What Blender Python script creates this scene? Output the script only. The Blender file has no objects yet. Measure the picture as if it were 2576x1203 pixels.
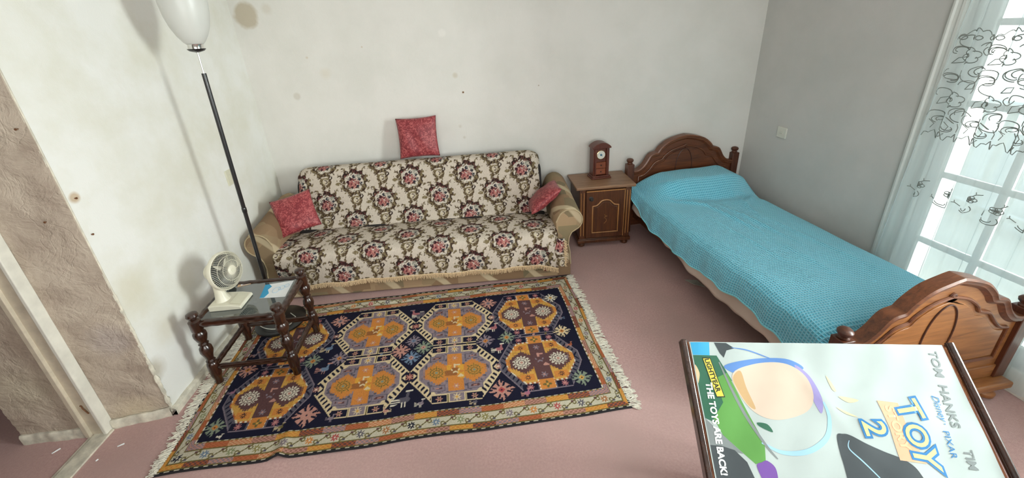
import bpy, bmesh, math, random
import numpy as np
from mathutils import Vector, Matrix
PI = math.pi
sc = bpy.context.scene
COL = sc.collection
random.seed(7)
RNG = np.random.default_rng(5)

# ------------------------------------------------------------------ camera
def cam_axes(yaw, pitch, roll):
    cy, sy, cp, sp = math.cos(yaw), math.sin(yaw), math.cos(pitch), math.sin(pitch)
    f = np.array([sy*cp, cy*cp, -sp]); r = np.array([cy, -sy, 0.0]); d = np.cross(f, r)
    c, s = math.cos(roll), math.sin(roll)
    return r*c + d*s, -r*s + d*c, f
cr, cd, cf = cam_axes(0.0230, 0.3951, 0.0722)
F_PX, CX, CY = 1026.42, 1239.56, 500.82
cam = bpy.data.cameras.new('camera')
cam.sensor_fit = 'HORIZONTAL'; cam.sensor_width = 36.0
cam.lens = F_PX*36.0/2576
cam.shift_x = (1288-CX)/2576; cam.shift_y = -(601.5-CY)/2576
cam.clip_start = 0.02
camo = bpy.data.objects.new('camera', cam); COL.objects.link(camo)
M = Matrix(((cr[0], -cd[0], -cf[0], 1.8289), (cr[1], -cd[1], -cf[1], -3.5405), (cr[2], -cd[2], -cf[2], 1.8668), (0, 0, 0, 1)))
camo.matrix_world = M
sc.camera = camo

# ------------------------------------------------------------------ light
KW = 0.078                                  # the right wall runs slightly out of square
def wall_x(y): return 4.251 - KW*y
W_Y0, W_Y1, W_TOP = -1.385, -3.35, 2.42     # garden door opening
world = bpy.data.worlds.new('sky'); sc.world = world; world.use_nodes = True
wn = world.node_tree.nodes; wl = world.node_tree.links
bg = wn['Background']; bg.inputs[1].default_value = 2.1
wtc = wn.new('ShaderNodeTexCoord'); wsx = wn.new('ShaderNodeSeparateXYZ'); wrp = wn.new('ShaderNodeValToRGB')
wl.new(wtc.outputs['Generated'], wsx.inputs[0]); wl.new(wsx.outputs[2], wrp.inputs[0])
wrp.color_ramp.elements[0].color = (0.80, 0.84, 0.82, 1); wrp.color_ramp.elements[0].position = 0.35
wrp.color_ramp.elements[1].color = (0.72, 0.88, 1.0, 1); wrp.color_ramp.elements[1].position = 0.85
wl.new(wrp.outputs[0], bg.inputs[0])
def area(name, loc, direction, sx, sy, power, color=(1, 1, 1), portal=False):
    l = bpy.data.lights.new(name, 'AREA'); l.shape = 'RECTANGLE'; l.size = sx; l.size_y = sy
    l.energy = power; l.color = color
    if portal: l.cycles.is_portal = True
    o = bpy.data.objects.new(name, l); COL.objects.link(o); o.location = loc
    o.rotation_euler = Vector(direction).to_track_quat('-Z', 'Y').to_euler()
    return o
area('daylight_garden_door', (wall_x(-2.85)+0.50, -3.0, 1.70), (-1, 0.20, -0.06), 0.65, 1.4, 365, (1.0, 0.985, 0.96))
area('fill_front_window', (2.0, -5.35, 1.75), (0, 1, -0.12), 2.6, 1.6, 80, (1.0, 0.98, 0.95))  # fill light, added behind the camera at an unseen window
vs = sc.view_settings
vs.view_transform = 'Standard'; vs.look = 'None'; vs.gamma = 1.0; vs.use_curve_mapping = False
vs.exposure = 0.0
sc.cycles.max_bounces = 8; sc.cycles.diffuse_bounces = 5; sc.cycles.transparent_max_bounces = 12
sc.cycles.sample_clamp_indirect = 6.0

# ------------------------------------------------------------------ materials
MATS = {}
def new_mat(name):
    m = bpy.data.materials.new(name); m.use_nodes = True
    nt = m.node_tree; b = nt.nodes['Principled BSDF']
    MATS[name] = m
    return m, nt, b
def nd(nt, t, **kw):
    n = nt.nodes.new(t)
    for k, v in kw.items(): setattr(n, k, v)
    return n
def ramp(nt, fac, stops):
    r = nd(nt, 'ShaderNodeValToRGB'); el = r.color_ramp.elements
    el[0].position, el[0].color = stops[0][0], (*stops[0][1], 1)
    el[1].position, el[1].color = stops[-1][0], (*stops[-1][1], 1)
    for p, c in stops[1:-1]:
        e = el.new(p); e.color = (*c, 1)
    nt.links.new(fac, r.inputs[0]); return r.outputs[0]
def coords(nt, scale=(1, 1, 1), rot=(0, 0, 0)):
    tc = nd(nt, 'ShaderNodeTexCoord'); mp = nd(nt, 'ShaderNodeMapping')
    mp.inputs['Scale'].default_value = scale; mp.inputs['Rotation'].default_value = rot
    nt.links.new(tc.outputs['Object'], mp.inputs[0]); return mp.outputs[0]
def noise(nt, vec, scale, detail=4, rough=0.55, dist=0.0):
    n = nd(nt, 'ShaderNodeTexNoise'); n.inputs['Scale'].default_value = scale
    n.inputs['Detail'].default_value = detail; n.inputs['Roughness'].default_value = rough
    n.inputs['Distortion'].default_value = dist
    nt.links.new(vec, n.inputs['Vector']); return n.outputs['Fac']
def bump(nt, b, h, strength=0.3, dist=0.01, prev=None):
    n = nd(nt, 'ShaderNodeBump'); n.inputs['Strength'].default_value = strength
    n.inputs['Distance'].default_value = dist
    nt.links.new(h, n.inputs['Height'])
    if prev: nt.links.new(prev, n.inputs['Normal'])
    nt.links.new(n.outputs[0], b.inputs['Normal']); return n.outputs[0]
def mixc(nt, fac, a, b_):
    m = nd(nt, 'ShaderNodeMix', data_type='RGBA')
    if hasattr(fac, 'links') or hasattr(fac, 'is_linked'): nt.links.new(fac, m.inputs[0])
    else: m.inputs[0].default_value = fac
    for v, i in ((a, 6), (b_, 7)):
        if isinstance(v, tuple): m.inputs[i].default_value = (*v, 1)
        else: nt.links.new(v, m.inputs[i])
    return m.outputs[2]
def math_n(nt, op, a, b_=None):
    m = nd(nt, 'ShaderNodeMath', operation=op)
    for v, i in ((a, 0), (b_, 1)):
        if v is None: continue
        if isinstance(v, (int, float)): m.inputs[i].default_value = v
        else: nt.links.new(v, m.inputs[i])
    return m.outputs[0]
def plain(name, col, rough=0.5, metal=0.0, var=0.08, nscale=40, bstr=0.05, coat=0.0, spec=None):
    m, nt, b = new_mat(name)
    v = coords(nt); f = noise(nt, v, nscale)
    lo = tuple(c*(1-var) for c in col); hi = tuple(min(1, c*(1+var)) for c in col)
    nt.links.new(ramp(nt, f, [(0.3, lo), (0.7, hi)]), b.inputs['Base Color'])
    b.inputs['Roughness'].default_value = rough; b.inputs['Metallic'].default_value = metal
    b.inputs['Coat Weight'].default_value = coat
    if spec is not None: b.inputs['Specular IOR Level'].default_value = spec
    if bstr: bump(nt, b, f, bstr, 0.003)
    return m
def wood(name, dark, light, axis='x', scale=1.0, rough=0.38, coat=0.12):
    m, nt, b = new_mat(name)
    s = {'x': (1.2, 16, 16), 'y': (16, 1.2, 16), 'z': (16, 16, 1.2)}[axis]
    v = coords(nt, tuple(k*scale for k in s))
    f = noise(nt, v, 2.2, 6, 0.6, 1.2)
    g = noise(nt, v, 9.0, 3, 0.7)
    f2 = math_n(nt, 'ADD', math_n(nt, 'MULTIPLY', f, 0.75), math_n(nt, 'MULTIPLY', g, 0.25))
    mid = tuple((a+c)/2 for a, c in zip(dark, light))
    nt.links.new(ramp(nt, f2, [(0.34, dark), (0.5, mid), (0.66, light)]), b.inputs['Base Color'])
    b.inputs['Roughness'].default_value = rough; b.inputs['Coat Weight'].default_value = coat
    b.inputs['Coat Roughness'].default_value = 0.15
    bump(nt, b, f2, 0.08, 0.002)
    return m
def stain(nt, vec, centre, r0, r1, wob=0.35, ns=9.0):
    """1 inside a blotch of radius r0, 0 outside r1, with a ragged rim"""
    n = noise(nt, vec, ns, 3)
    d = nd(nt, 'ShaderNodeVectorMath', operation='DISTANCE'); nt.links.new(vec, d.inputs[0])
    d.inputs[1].default_value = centre
    dd = math_n(nt, 'ADD', d.outputs['Value'], math_n(nt, 'MULTIPLY', math_n(nt, 'SUBTRACT', n, 0.5), wob*r1*2))
    mr = nd(nt, 'ShaderNodeMapRange'); mr.inputs['From Min'].default_value = r0; mr.inputs['From Max'].default_value = r1
    mr.inputs['To Min'].default_value = 1; mr.inputs['To Max'].default_value = 0
    nt.links.new(dd, mr.inputs['Value']); return mr.outputs[0]
def wall_mat(name, base, tint, stains=(), bs=0.25, nscale=2.0, crack=0.0):
    m, nt, b = new_mat(name)
    v = coords(nt)
    f = noise(nt, v, nscale, 5, 0.6)
    col = ramp(nt, f, [(0.38, tint), (0.6, base)])
    for c, r0, r1, sc_, amt in stains:
        k = stain(nt, v, c, r0, r1)
        col = mixc(nt, math_n(nt, 'MULTIPLY', k, amt), col, sc_)
    nt.links.new(col, b.inputs['Base Color'])
    b.inputs['Roughness'].default_value = 0.85; b.inputs['Specular IOR Level'].default_value = 0.2
    g = noise(nt, v, 9.0, 6, 0.6, 0.4); h = noise(nt, v, 160.0, 2)
    if crack:
        vo = nd(nt, 'ShaderNodeTexNoise'); vo.inputs['Scale'].default_value = 6.0; vo.inputs['Detail'].default_value = 3; vo.inputs['Distortion'].default_value = 1.5
        nt.links.new(v, vo.inputs['Vector'])
        rid = math_n(nt, 'ABSOLUTE', math_n(nt, 'SUBTRACT', vo.outputs['Fac'], 0.5))
        g = math_n(nt, 'ADD', g, math_n(nt, 'MULTIPLY', ramp(nt, rid, [(0.0, (0, 0, 0)), (0.035, (1, 1, 1))]), crack))
    p = bump(nt, b, g, bs, 0.02)
    bump(nt, b, h, 0.12, 0.004, p)
    return m
WB = (0.75, 0.735, 0.695)
wall_mat('back_plaster', WB, (0.70, 0.69, 0.645), [
    ((0.115, 0, 2.085), 0.075, 0.105, (0.46, 0.39, 0.27), 0.75),
    ((0.347, 0, 1.454), 0.02, 0.035, (0.55, 0.50, 0.42), 0.5),
    ((1.67, 0, 1.53), 0.012, 0.028, (0.60, 0.55, 0.45), 0.7),
    ((1.60, 0, 1.86), 0.02, 0.04, (0.80, 0.78, 0.74), 0.7),
    ((0.28, 0, 2.12), 0.02, 0.05, (0.62, 0.58, 0.50), 0.6),
    ((1.726, 0, 1.387), 0.006, 0.010, (0.30, 0.20, 0.10), 0.8),
    ((1.673, 0, 1.10), 0.004, 0.02, (0.60, 0.56, 0.48), 0.6), ((1.70, 0, 1.0), 0.004, 0.016, (0.58, 0.54, 0.46), 0.6),
    ((0.50, 0, 1.75), 0.003, 0.012, (0.55, 0.45, 0.32), 0.5), ((0.62, 0, 1.62), 0.02, 0.06, (0.68, 0.62, 0.50), 0.4), ((0.95, 0, 1.80), 0.002, 0.009, (0.50, 0.36, 0.2), 0.6),
    ((2.368, 0, 1.396), 0.004, 0.008, (0.35, 0.28, 0.2), 0.7)], 0.12)
wall_mat('left_plaster', (0.80, 0.80, 0.765), (0.72, 0.71, 0.63), [
    ((0, -1.756, 1.294), 0.015, 0.03, (0.50, 0.36, 0.22), 0.8),
    ((0, -1.70, 0.75), 0.05, 0.16, (0.62, 0.58, 0.44), 0.6),
    ((0, -1.78, 0.30), 0.03, 0.08, (0.50, 0.45, 0.36), 0.8),
    ((0, -1.62, 0.45), 0.02, 0.12, (0.66, 0.62, 0.50), 0.6)], 0.12)
wall_mat('right_plaster_shaded', (0.60, 0.59, 0.565), (0.55, 0.55, 0.525), [((4.36, -1.19, 1.05), 0.003, 0.006, (0.1, 0.08, 0.06), 0.8)], 0.08)  # base greyed to hold the shade of the unlit window wall
wall_mat('reveal_plaster', (0.52, 0.44, 0.355), (0.40, 0.325, 0.26), [
    ((-0.16, -1.83, 0.05), 0.04, 0.16, (0.62, 0.52, 0.36), 0.6),
    ((-0.1, -1.82, 0.55), 0.05, 0.12, (0.44, 0.38, 0.35), 0.6),
    ((-0.55, -1.9, 0.35), 0.05, 0.2, (0.50, 0.44, 0.33), 0.6)], 1.0, 5.0, 0.05)
plain('ceiling_paint', (0.78, 0.77, 0.74), 0.9)
m = plain('gloss_white', (0.72, 0.70, 0.62), 0.4, 0, 0.10, 14, 0.15)
plain('window_white', (0.68, 0.71, 0.68), 0.45, 0, 0.04, 10, 0.05)
plain('plastic_white', (0.70, 0.70, 0.62), 0.35, 0, 0.03, 20, 0)
plain('fan_plastic', (0.72, 0.69, 0.56), 0.35, 0, 0.04, 20, 0)
plain('fan_grey', (0.045, 0.05, 0.048), 0.4, 0, 0.05, 20, 0)
plain('black_metal', (0.010, 0.010, 0.011), 0.28, 0.0, 0.05, 30, 0, 0.3)
plain('dark_metal', (0.03, 0.03, 0.03), 0.35, 0.3, 0.05, 30, 0)
plain('chrome', (0.75, 0.74, 0.72), 0.14, 1.0, 0.02, 30, 0)
plain('rust', (0.16, 0.07, 0.03), 0.8, 0.2, 0.3, 60, 0.2)
plain('terrace', (0.62, 0.62, 0.56), 0.9, 0, 0.1, 3, 0.1)
plain('skirting_old', (0.62, 0.58, 0.48), 0.7, 0, 0.25, 22, 0.7)
plain('cord_cream', (0.55, 0.55, 0.48), 0.5)
plain('rug_fringe', (0.72, 0.68, 0.58), 0.95, 0, 0.25, 60, 0.5)
plain('cover_fringe', (0.62, 0.46, 0.28), 0.95, 0, 0.25, 120, 0.5)
plain('sofa_black', (0.018, 0.015, 0.016), 0.9, 0, 0.3, 60, 0.2)
plain('cream_sheet', (0.66, 0.56, 0.48), 0.85, 0, 0.06, 6, 0.2)
plain('mattress_ticking', (0.55, 0.52, 0.46), 0.9)
plain('paper_white', (0.80, 0.82, 0.82), 0.6, 0, 0.03, 10, 0.1)
plain('button_red', (0.12, 0.02, 0.015), 0.5)
wood('bed_wood_x', (0.060, 0.017, 0.007), (0.175, 0.055, 0.020), 'x', 1.1)
wood('bed_wood_z', (0.045, 0.012, 0.006), (0.13, 0.038, 0.015), 'z', 1.1)
wood('bed_wood_light', (0.16, 0.054, 0.015), (0.37, 0.150, 0.045), 'x', 0.9)
wood('rim_wood', (0.070, 0.020, 0.008), (0.20, 0.066, 0.024), 'x', 1.1)
wood('bed_wood_dark', (0.035, 0.010, 0.006), (0.08, 0.026, 0.013), 'x', 1.1)
wood('stand_wood', (0.040, 0.012, 0.005), (0.125, 0.042, 0.013), 'z', 1.3)
wood('stand_top_wood', (0.15, 0.070, 0.032), (0.33, 0.19, 0.105), 'x', 1.3, 0.45, 0.1)
wood('gold_wood', (0.30, 0.13, 0.035), (0.46, 0.23, 0.075), 'z', 1.3)
wood('clock_wood', (0.060, 0.012, 0.006), (0.125, 0.027, 0.012), 'z', 2.0)
wood('clock_light', (0.16, 0.036, 0.012), (0.25, 0.066, 0.022), 'x', 2.0)
wood('table_wood', (0.008, 0.0035, 0.002), (0.050, 0.014, 0.006), 'z', 1.4, 0.25, 0.5)
wood('table_wood_x', (0.008, 0.0035, 0.002), (0.050, 0.014, 0.006), 'x', 1.4, 0.25, 0.5)
wood('table_wood_y', (0.008, 0.0035, 0.002), (0.050, 0.014, 0.006), 'y', 1.4, 0.25, 0.5)
wood('rail_wood', (0.015, 0.007, 0.006), (0.055, 0.022, 0.014), 'y', 1.0, 0.2, 0.6)
wood('inner_rail_wood', (0.20, 0.07, 0.035), (0.32, 0.13, 0.065), 'y', 1.0)

# carpet
m, nt, b = new_mat('carpet')
v = coords(nt); f = noise(nt, v, 90, 4, 0.7); g = noise(nt, v, 1.6, 4, 0.6); q = noise(nt, v, 420, 2, 0.5)
c1 = ramp(nt, f, [(0.3, (0.49, 0.305, 0.285)), (0.7, (0.66, 0.435, 0.410))])
c2 = mixc(nt, ramp(nt, g, [(0.35, (0, 0, 0)), (0.7, (1, 1, 1))]), c1, (0.50, 0.34, 0.315))
fl = noise(nt, v, 14, 2, 0.5)
c3 = mixc(nt, ramp(nt, fl, [(0.74, (0, 0, 0)), (0.80, (0.5, 0.5, 0.5))]), c2, (0.16, 0.10, 0.09))
nt.links.new(c3, b.inputs['Base Color']); b.inputs['Roughness'].default_value = 1.0
b.inputs['Specular IOR Level'].default_value = 0.05
bump(nt, b, q, 0.6, 0.004)
# woven things coloured by their own vertex colours (yarn colours)
def yarn_mat(name, bs=0.4, fine=500, rough=0.95):
    m, nt, b = new_mat(name)
    a = nd(nt, 'ShaderNodeVertexColor', layer_name='yarn')
    v = coords(nt); f = noise(nt, v, fine, 2, 0.6)
    col = mixc(nt, 0.35, a.outputs[0], mixc(nt, f, (0, 0, 0), a.outputs[0]))
    mul = nd(nt, 'ShaderNodeMix', data_type='RGBA', blend_type='MULTIPLY'); mul.inputs[0].default_value = 1
    nt.links.new(a.outputs[0], mul.inputs[6]); nt.links.new(ramp(nt, f, [(0.3, (0.72, 0.72, 0.72)), (0.65, (1.12, 1.12, 1.12))]), mul.inputs[7])
    nt.links.new(mul.outputs[2], b.inputs['Base Color'])
    b.inputs['Roughness'].default_value = rough; b.inputs['Specular IOR Level'].default_value = 0.1
    bump(nt, b, f, bs, 0.003)
    return m
yarn_mat('rug_yarn', 0.5, 260)
yarn_mat('tapestry_yarn', 0.5, 330)
# red damask
m, nt, b = new_mat('red_damask')
v = coords(nt)
fa = noise(nt, v, 26, 3, 0.6, 2.6); fb = noise(nt, v, 90, 2, 0.5)
fac = math_n(nt, 'ADD', math_n(nt, 'MULTIPLY', fa, 0.8), math_n(nt, 'MULTIPLY', fb, 0.2))
nt.links.new(ramp(nt, fac, [(0.42, (0.17, 0.013, 0.020)), (0.50, (0.25, 0.026, 0.034)), (0.57, (0.40, 0.095, 0.092))]), b.inputs['Base Color'])
b.inputs['Roughness'].default_value = 0.5; b.inputs['Sheen Weight'].default_value = 0.08
bump(nt, b, fac, 0.25, 0.003)
# sofa arm cloth: tan patches with cream stripes
m, nt, b = new_mat('patch_cloth')
v = coords(nt, (1, 1, 1))
n1 = nd(nt, 'ShaderNodeTexNoise'); n1.inputs['Scale'].default_value = 3.0; n1.inputs['Detail'].default_value = 1; nt.links.new(v, n1.inputs['Vector'])
vo = nd(nt, 'ShaderNodeTexVoronoi', distance='CHEBYCHEV'); vo.inputs['Scale'].default_value = 6.0; nt.links.new(v, vo.inputs['Vector'])
sep = nd(nt, 'ShaderNodeSeparateColor'); nt.links.new(vo.outputs['Color'], sep.inputs[0])
cA = ramp(nt, sep.outputs[0], [(0.0, (0.19, 0.115, 0.06)), (0.3, (0.30, 0.20, 0.115)), (0.5, (0.13, 0.11, 0.06)), (0.7, (0.34, 0.23, 0.13)), (1.0, (0.21, 0.165, 0.09))])
wv = nd(nt, 'ShaderNodeTexWave', bands_direction='DIAGONAL'); wv.inputs['Scale'].default_value = 1.6; wv.inputs['Distortion'].default_value = 2.2; nt.links.new(v, wv.inputs['Vector'])
cB = mixc(nt, ramp(nt, wv.outputs['Fac'], [(0.90, (0, 0, 0)), (0.96, (1, 1, 1))]), cA, (0.46, 0.37, 0.24))
nt.links.new(cB, b.inputs['Base Color']); b.inputs['Roughness'].default_value = 0.9
bump(nt, b, noise(nt, v, 300, 2), 0.3, 0.002)
# waffle bedspread
m, nt, b = new_mat('waffle_blue')
tc = nd(nt, 'ShaderNodeUVMap', uv_map='cloth'); sx = nd(nt, 'ShaderNodeSeparateXYZ'); nt.links.new(tc.outputs[0], sx.inputs[0])
def absin(src, k): return math_n(nt, 'ABSOLUTE', math_n(nt, 'SINE', math_n(nt, 'MULTIPLY', src, k)))
wa = math_n(nt, 'MINIMUM', absin(sx.outputs[0], PI/0.0155), absin(sx.outputs[1], PI/0.0155))
rim = ramp(nt, wa, [(0.02, (0.30, 0.76, 0.92)), (0.45, (0.185, 0.64, 0.83)), (0.9, (0.065, 0.42, 0.60))])
v = coords(nt)
nt.links.new(rim, b.inputs['Base Color']); b.inputs['Roughness'].default_value = 0.9; b.inputs['Sheen Weight'].default_value = 0.35
inv = math_n(nt, 'SUBTRACT', 1.0, wa)
p = bump(nt, b, inv, 0.8, 0.006); bump(nt, b, noise(nt, v, 300, 2), 0.2, 0.002, p)
# frosted shade
m, nt, b = new_mat('opal_glass')
b.inputs['Base Color'].default_value = (0.80, 0.81, 0.77, 1); b.inputs['Roughness'].default_value = 0.35
b.inputs['Transmission Weight'].default_value = 0.25; b.inputs['Subsurface Weight'].default_value = 0.3
b.inputs['Subsurface Radius'].default_value = (0.05, 0.05, 0.05)
bump(nt, b, noise(nt, coords(nt), 30, 2), 0.02, 0.002)
# smoked table glass
m, nt, b = new_mat('smoked_glass')
b.inputs['Base Color'].default_value = (0.085, 0.105, 0.105, 1); b.inputs['Roughness'].default_value = 0.06
b.inputs['Transmission Weight'].default_value = 0.25; b.inputs['IOR'].default_value = 1.9
b.inputs['Coat Weight'].default_value = 1.0; b.inputs['Coat Roughness'].default_value = 0.02
f = noise(nt, coords(nt), 5, 3); nt.links.new(ramp(nt, f, [(0.3, (0.07, 0.09, 0.09)), (0.7, (0.10, 0.12, 0.12))]), b.inputs['Base Color'])
m, nt, b = new_mat('window_glass')
nt.nodes.remove(b); out = nt.nodes['Material Output']
tr = nd(nt, 'ShaderNodeBsdfTransparent'); gl = nd(nt, 'ShaderNodeBsdfGlossy'); mx = nd(nt, 'ShaderNodeMixShader'); fr = nd(nt, 'ShaderNodeFresnel')
tr.inputs[0].default_value = (0.95, 0.98, 0.98, 1); gl.inputs['Roughness'].default_value = 0.02; fr.inputs[0].default_value = 1.3
nt.links.new(fr.outputs[0], mx.inputs[0]); nt.links.new(tr.outputs[0], mx.inputs[1]); nt.links.new(gl.outputs[0], mx.inputs[2]); nt.links.new(mx.outputs[0], out.inputs[0])
def sheer(name, opac, col):
    m, nt, b = new_mat(name)
    nt.nodes.remove(b); out = nt.nodes['Material Output']
    tr = nd(nt, 'ShaderNodeBsdfTransparent'); tl = nd(nt, 'ShaderNodeBsdfTranslucent'); df = nd(nt, 'ShaderNodeBsdfDiffuse')
    m1 = nd(nt, 'ShaderNodeMixShader'); m2 = nd(nt, 'ShaderNodeMixShader')
    tl.inputs[0].default_value = (*col, 1); df.inputs[0].default_value = (*col, 1); tr.inputs[0].default_value = (0.97, 1, 1, 1)
    m1.inputs[0].default_value = 0.45
    nt.links.new(tl.outputs[0], m1.inputs[1]); nt.links.new(df.outputs[0], m1.inputs[2])
    f = noise(nt, coords(nt, (3, 3, 0.3)), 6, 3)
    rr = nd(nt, 'ShaderNodeMapRange'); rr.inputs['To Min'].default_value = opac-0.10; rr.inputs['To Max'].default_value = opac+0.10
    nt.links.new(f, rr.inputs['Value']); nt.links.new(rr.outputs[0], m2.inputs[0])
    nt.links.new(tr.outputs[0], m2.inputs[1]); nt.links.new(m1.outputs[0], m2.inputs[2]); nt.links.new(m2.outputs[0], out.inputs[0])
sheer('sheer', 0.50, (0.88, 0.94, 0.95))
plain('embroidery_thread', (0.22, 0.24, 0.22), 0.6)
plain('clock_dial', (0.75, 0.74, 0.66), 0.4, 0, 0.03, 30, 0)
plain('clock_ink', (0.10, 0.22, 0.30), 0.5)
plain('brass', (0.55, 0.45, 0.25), 0.25, 1.0, 0.03, 30, 0)
plain('switch_ivory', (0.66, 0.64, 0.50), 0.5, 0, 0.03, 30, 0)
# poster inks
INK = dict(poster_paper=(0.44, 0.50, 0.485), ink_green=(0.10, 0.28, 0.06), ink_darkgreen=(0.03, 0.12, 0.07), ink_cyan=(0.05, 0.36, 0.62),
           ink_grey=(0.050, 0.060, 0.065), ink_white=(0.82, 0.84, 0.82), ink_skin=(0.62, 0.50, 0.40), ink_tan=(0.50, 0.33, 0.16), ink_lilac=(0.30, 0.26, 0.52),
           ink_blue=(0.10, 0.22, 0.50), ink_paleblue=(0.33, 0.55, 0.72), ink_orange=(0.80, 0.42, 0.26), ink_logo_blue=(0.03, 0.18, 0.42),
           ink_yellow=(0.72, 0.68, 0.28), ink_silver=(0.20, 0.225, 0.225), ink_black=(0.02, 0.02, 0.02), ink_palegold=(0.70, 0.58, 0.36), ink_purple=(0.16, 0.07, 0.30), ink_gold=(0.62, 0.55, 0.08), ink_salmon=(0.74, 0.50, 0.30))
for k, c in INK.items():
    c = tuple(x*0.92 for x in c)
    mm, nt, b = new_mat(k)
    v = coords(nt); f = noise(nt, v, 3.5, 3)
    nt.links.new(ramp(nt, f, [(0.3, tuple(x*0.9 for x in c)), (0.7, tuple(min(1, x*1.05) for x in c))]), b.inputs['Base Color'])
    b.inputs['Roughness'].default_value = 0.55; b.inputs['Specular IOR Level'].default_value = 0.25

# ------------------------------------------------------------------ mesh tools
def frame_from(d):
    d = Vector(d).normalized()
    a = Vector((0, 0, 1)) if abs(d.z) < 0.9 else Vector((1, 0, 0))
    u = a.cross(d).normalized(); return u, d.cross(u), d
class MB:
    def __init__(s): s.v = []; s.f = []
    def add(s, vs, fs):
        o = len(s.v); s.v += [tuple(p) for p in vs]; s.f += [tuple(i+o for i in q) for q in fs]; return s
    def box(s, c, size, rz=0.0, mat=None):
        x, y, z = (k/2 for k in size)
        vs = [Vector((i*x, j*y, k*z)) for i in (-1, 1) for j in (-1, 1) for k in (-1, 1)]
        R = mat if mat else Matrix.Rotation(rz, 3, 'Z')
        return s.add([R @ p + Vector(c) for p in vs], [(0, 1, 3, 2), (4, 6, 7, 5), (0, 4, 5, 1), (2, 3, 7, 6), (0, 2, 6, 4), (1, 5, 7, 3)])
    def box2(s, a, b):
        return s.box([(p+q)/2 for p, q in zip(a, b)], [abs(q-p) for p, q in zip(a, b)])
    def lathe(s, prof, origin=(0, 0, 0), axis=(0, 0, 1), n=28):
        u, w, d = frame_from(axis); o = Vector(origin); vs = []; fs = []
        for r, h in prof:
            for i in range(n):
                t = 2*PI*i/n; vs.append(o + d*h + (u*math.cos(t)+w*math.sin(t))*max(r, 1e-5))
        for k in range(len(prof)-1):
            for i in range(n):
                j = (i+1) % n; fs.append((k*n+i, k*n+j, (k+1)*n+j, (k+1)*n+i))
        fs.append(tuple(range(n-1, -1, -1))); fs.append(tuple((len(prof)-1)*n+i for i in range(n)))
        return s.add(vs, fs)
    def cyl(s, p0, p1, r0, r1=None, n=20):
        p0, p1 = Vector(p0), Vector(p1); L = (p1-p0).length
        return s.lathe([(r0, 0), (r1 if r1 is not None else r0, L)], p0, p1-p0, n)
    def tube(s, pts, r, n=8, closed=False):
        P = [Vector(p) for p in pts]; m_ = len(P); vs = []; fs = []; up = None
        for i, p in enumerate(P):
            a = P[(i-1) % m_] if closed or i else P[0]; c = P[(i+1) % m_] if closed or i < m_-1 else P[-1]
            d = (c-a); d = d.normalized() if d.length > 1e-9 else Vector((0, 0, 1))
            if up is None: up = frame_from(d)[0]
            up = (up - d*up.dot(d)); up = up.normalized() if up.length > 1e-6 else frame_from(d)[0]
            w = d.cross(up); rr = r[i] if isinstance(r, (list, tuple)) else r
            for k in range(n):
                t = 2*PI*k/n; vs.append(p + (up*math.cos(t)+w*math.sin(t))*rr)
        for i in range(m_ if closed else m_-1):
            j = (i+1) % m_
            for k in range(n): fs.append((i*n+k, i*n+(k+1) % n, j*n+(k+1) % n, j*n+k))
        if not closed:
            fs.append(tuple(range(n-1, -1, -1))); fs.append(tuple((m_-1)*n+k for k in range(n)))
        return s.add(vs, fs)
    def prism(s, poly, f0, f1):
        """poly of 2-D points, f0/f1 map (a,b) to the two faces"""
        n = len(poly); vs = [f0(*p) for p in poly] + [f1(*p) for p in poly]
        return s.add(vs, [tuple(range(n-1, -1, -1)), tuple(range(n, 2*n))] + [(i, (i+1) % n, n+(i+1) % n, n+i) for i in range(n)])
    def grid(s, fn, nu, nv, flip=False):
        vs = [fn(i/(nu-1), j/(nv-1)) for j in range(nv) for i in range(nu)]
        fs = []
        for j in range(nv-1):
            for i in range(nu-1):
                q = (j*nu+i, j*nu+i+1, (j+1)*nu+i+1, (j+1)*nu+i); fs.append(q[::-1] if flip else q)
        return s.add(vs, fs)
    def build(s, name, mat=None, parent=None, smooth=True, bevel=0.0, seg=2, recalc=True, loc=None, solid=0.0, angle=38):
        me = bpy.data.meshes.new(name); me.from_pydata([tuple(p) for p in s.v], [], s.f)
        if recalc:
            bm = bmesh.new(); bm.from_mesh(me); bmesh.ops.recalc_face_normals(bm, faces=bm.faces); bm.to_mesh(me); bm.free()
        if mat: me.materials.append(MATS[mat])
        if smooth:
            me.polygons.foreach_set('use_smooth', [True]*len(me.polygons)); me.set_sharp_from_angle(angle=math.radians(angle))
        o = bpy.data.objects.new(name, me); COL.objects.link(o)
        if parent is not None: o.parent = parent
        if loc: o.location = loc
        if solid:
            md = o.modifiers.new('solid', 'SOLIDIFY'); md.thickness = solid; md.offset = -1
        if bevel:
            md = o.modifiers.new('bevel', 'BEVEL'); md.width = bevel; md.segments = seg; md.limit_method = 'ANGLE'; md.angle_limit = math.radians(40)
        return o
def tag(o, label=None, cat=None, group=None, kind=None):
    if label: o['label'] = label
    if cat: o['category'] = cat
    if group: o['group'] = group
    if kind: o['kind'] = kind
    return o
def thing(name, loc, rz, label, cat, group=None):
    o = bpy.data.objects.new(name, None); COL.objects.link(o); o.empty_display_size = 0.05
    o.location = loc; o.rotation_euler = (0, 0, rz)
    return tag(o, label, cat, group)
def struct(o): o['kind'] = 'structure'; return o
def part_label(o, l): o['label'] = l; return o
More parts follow.
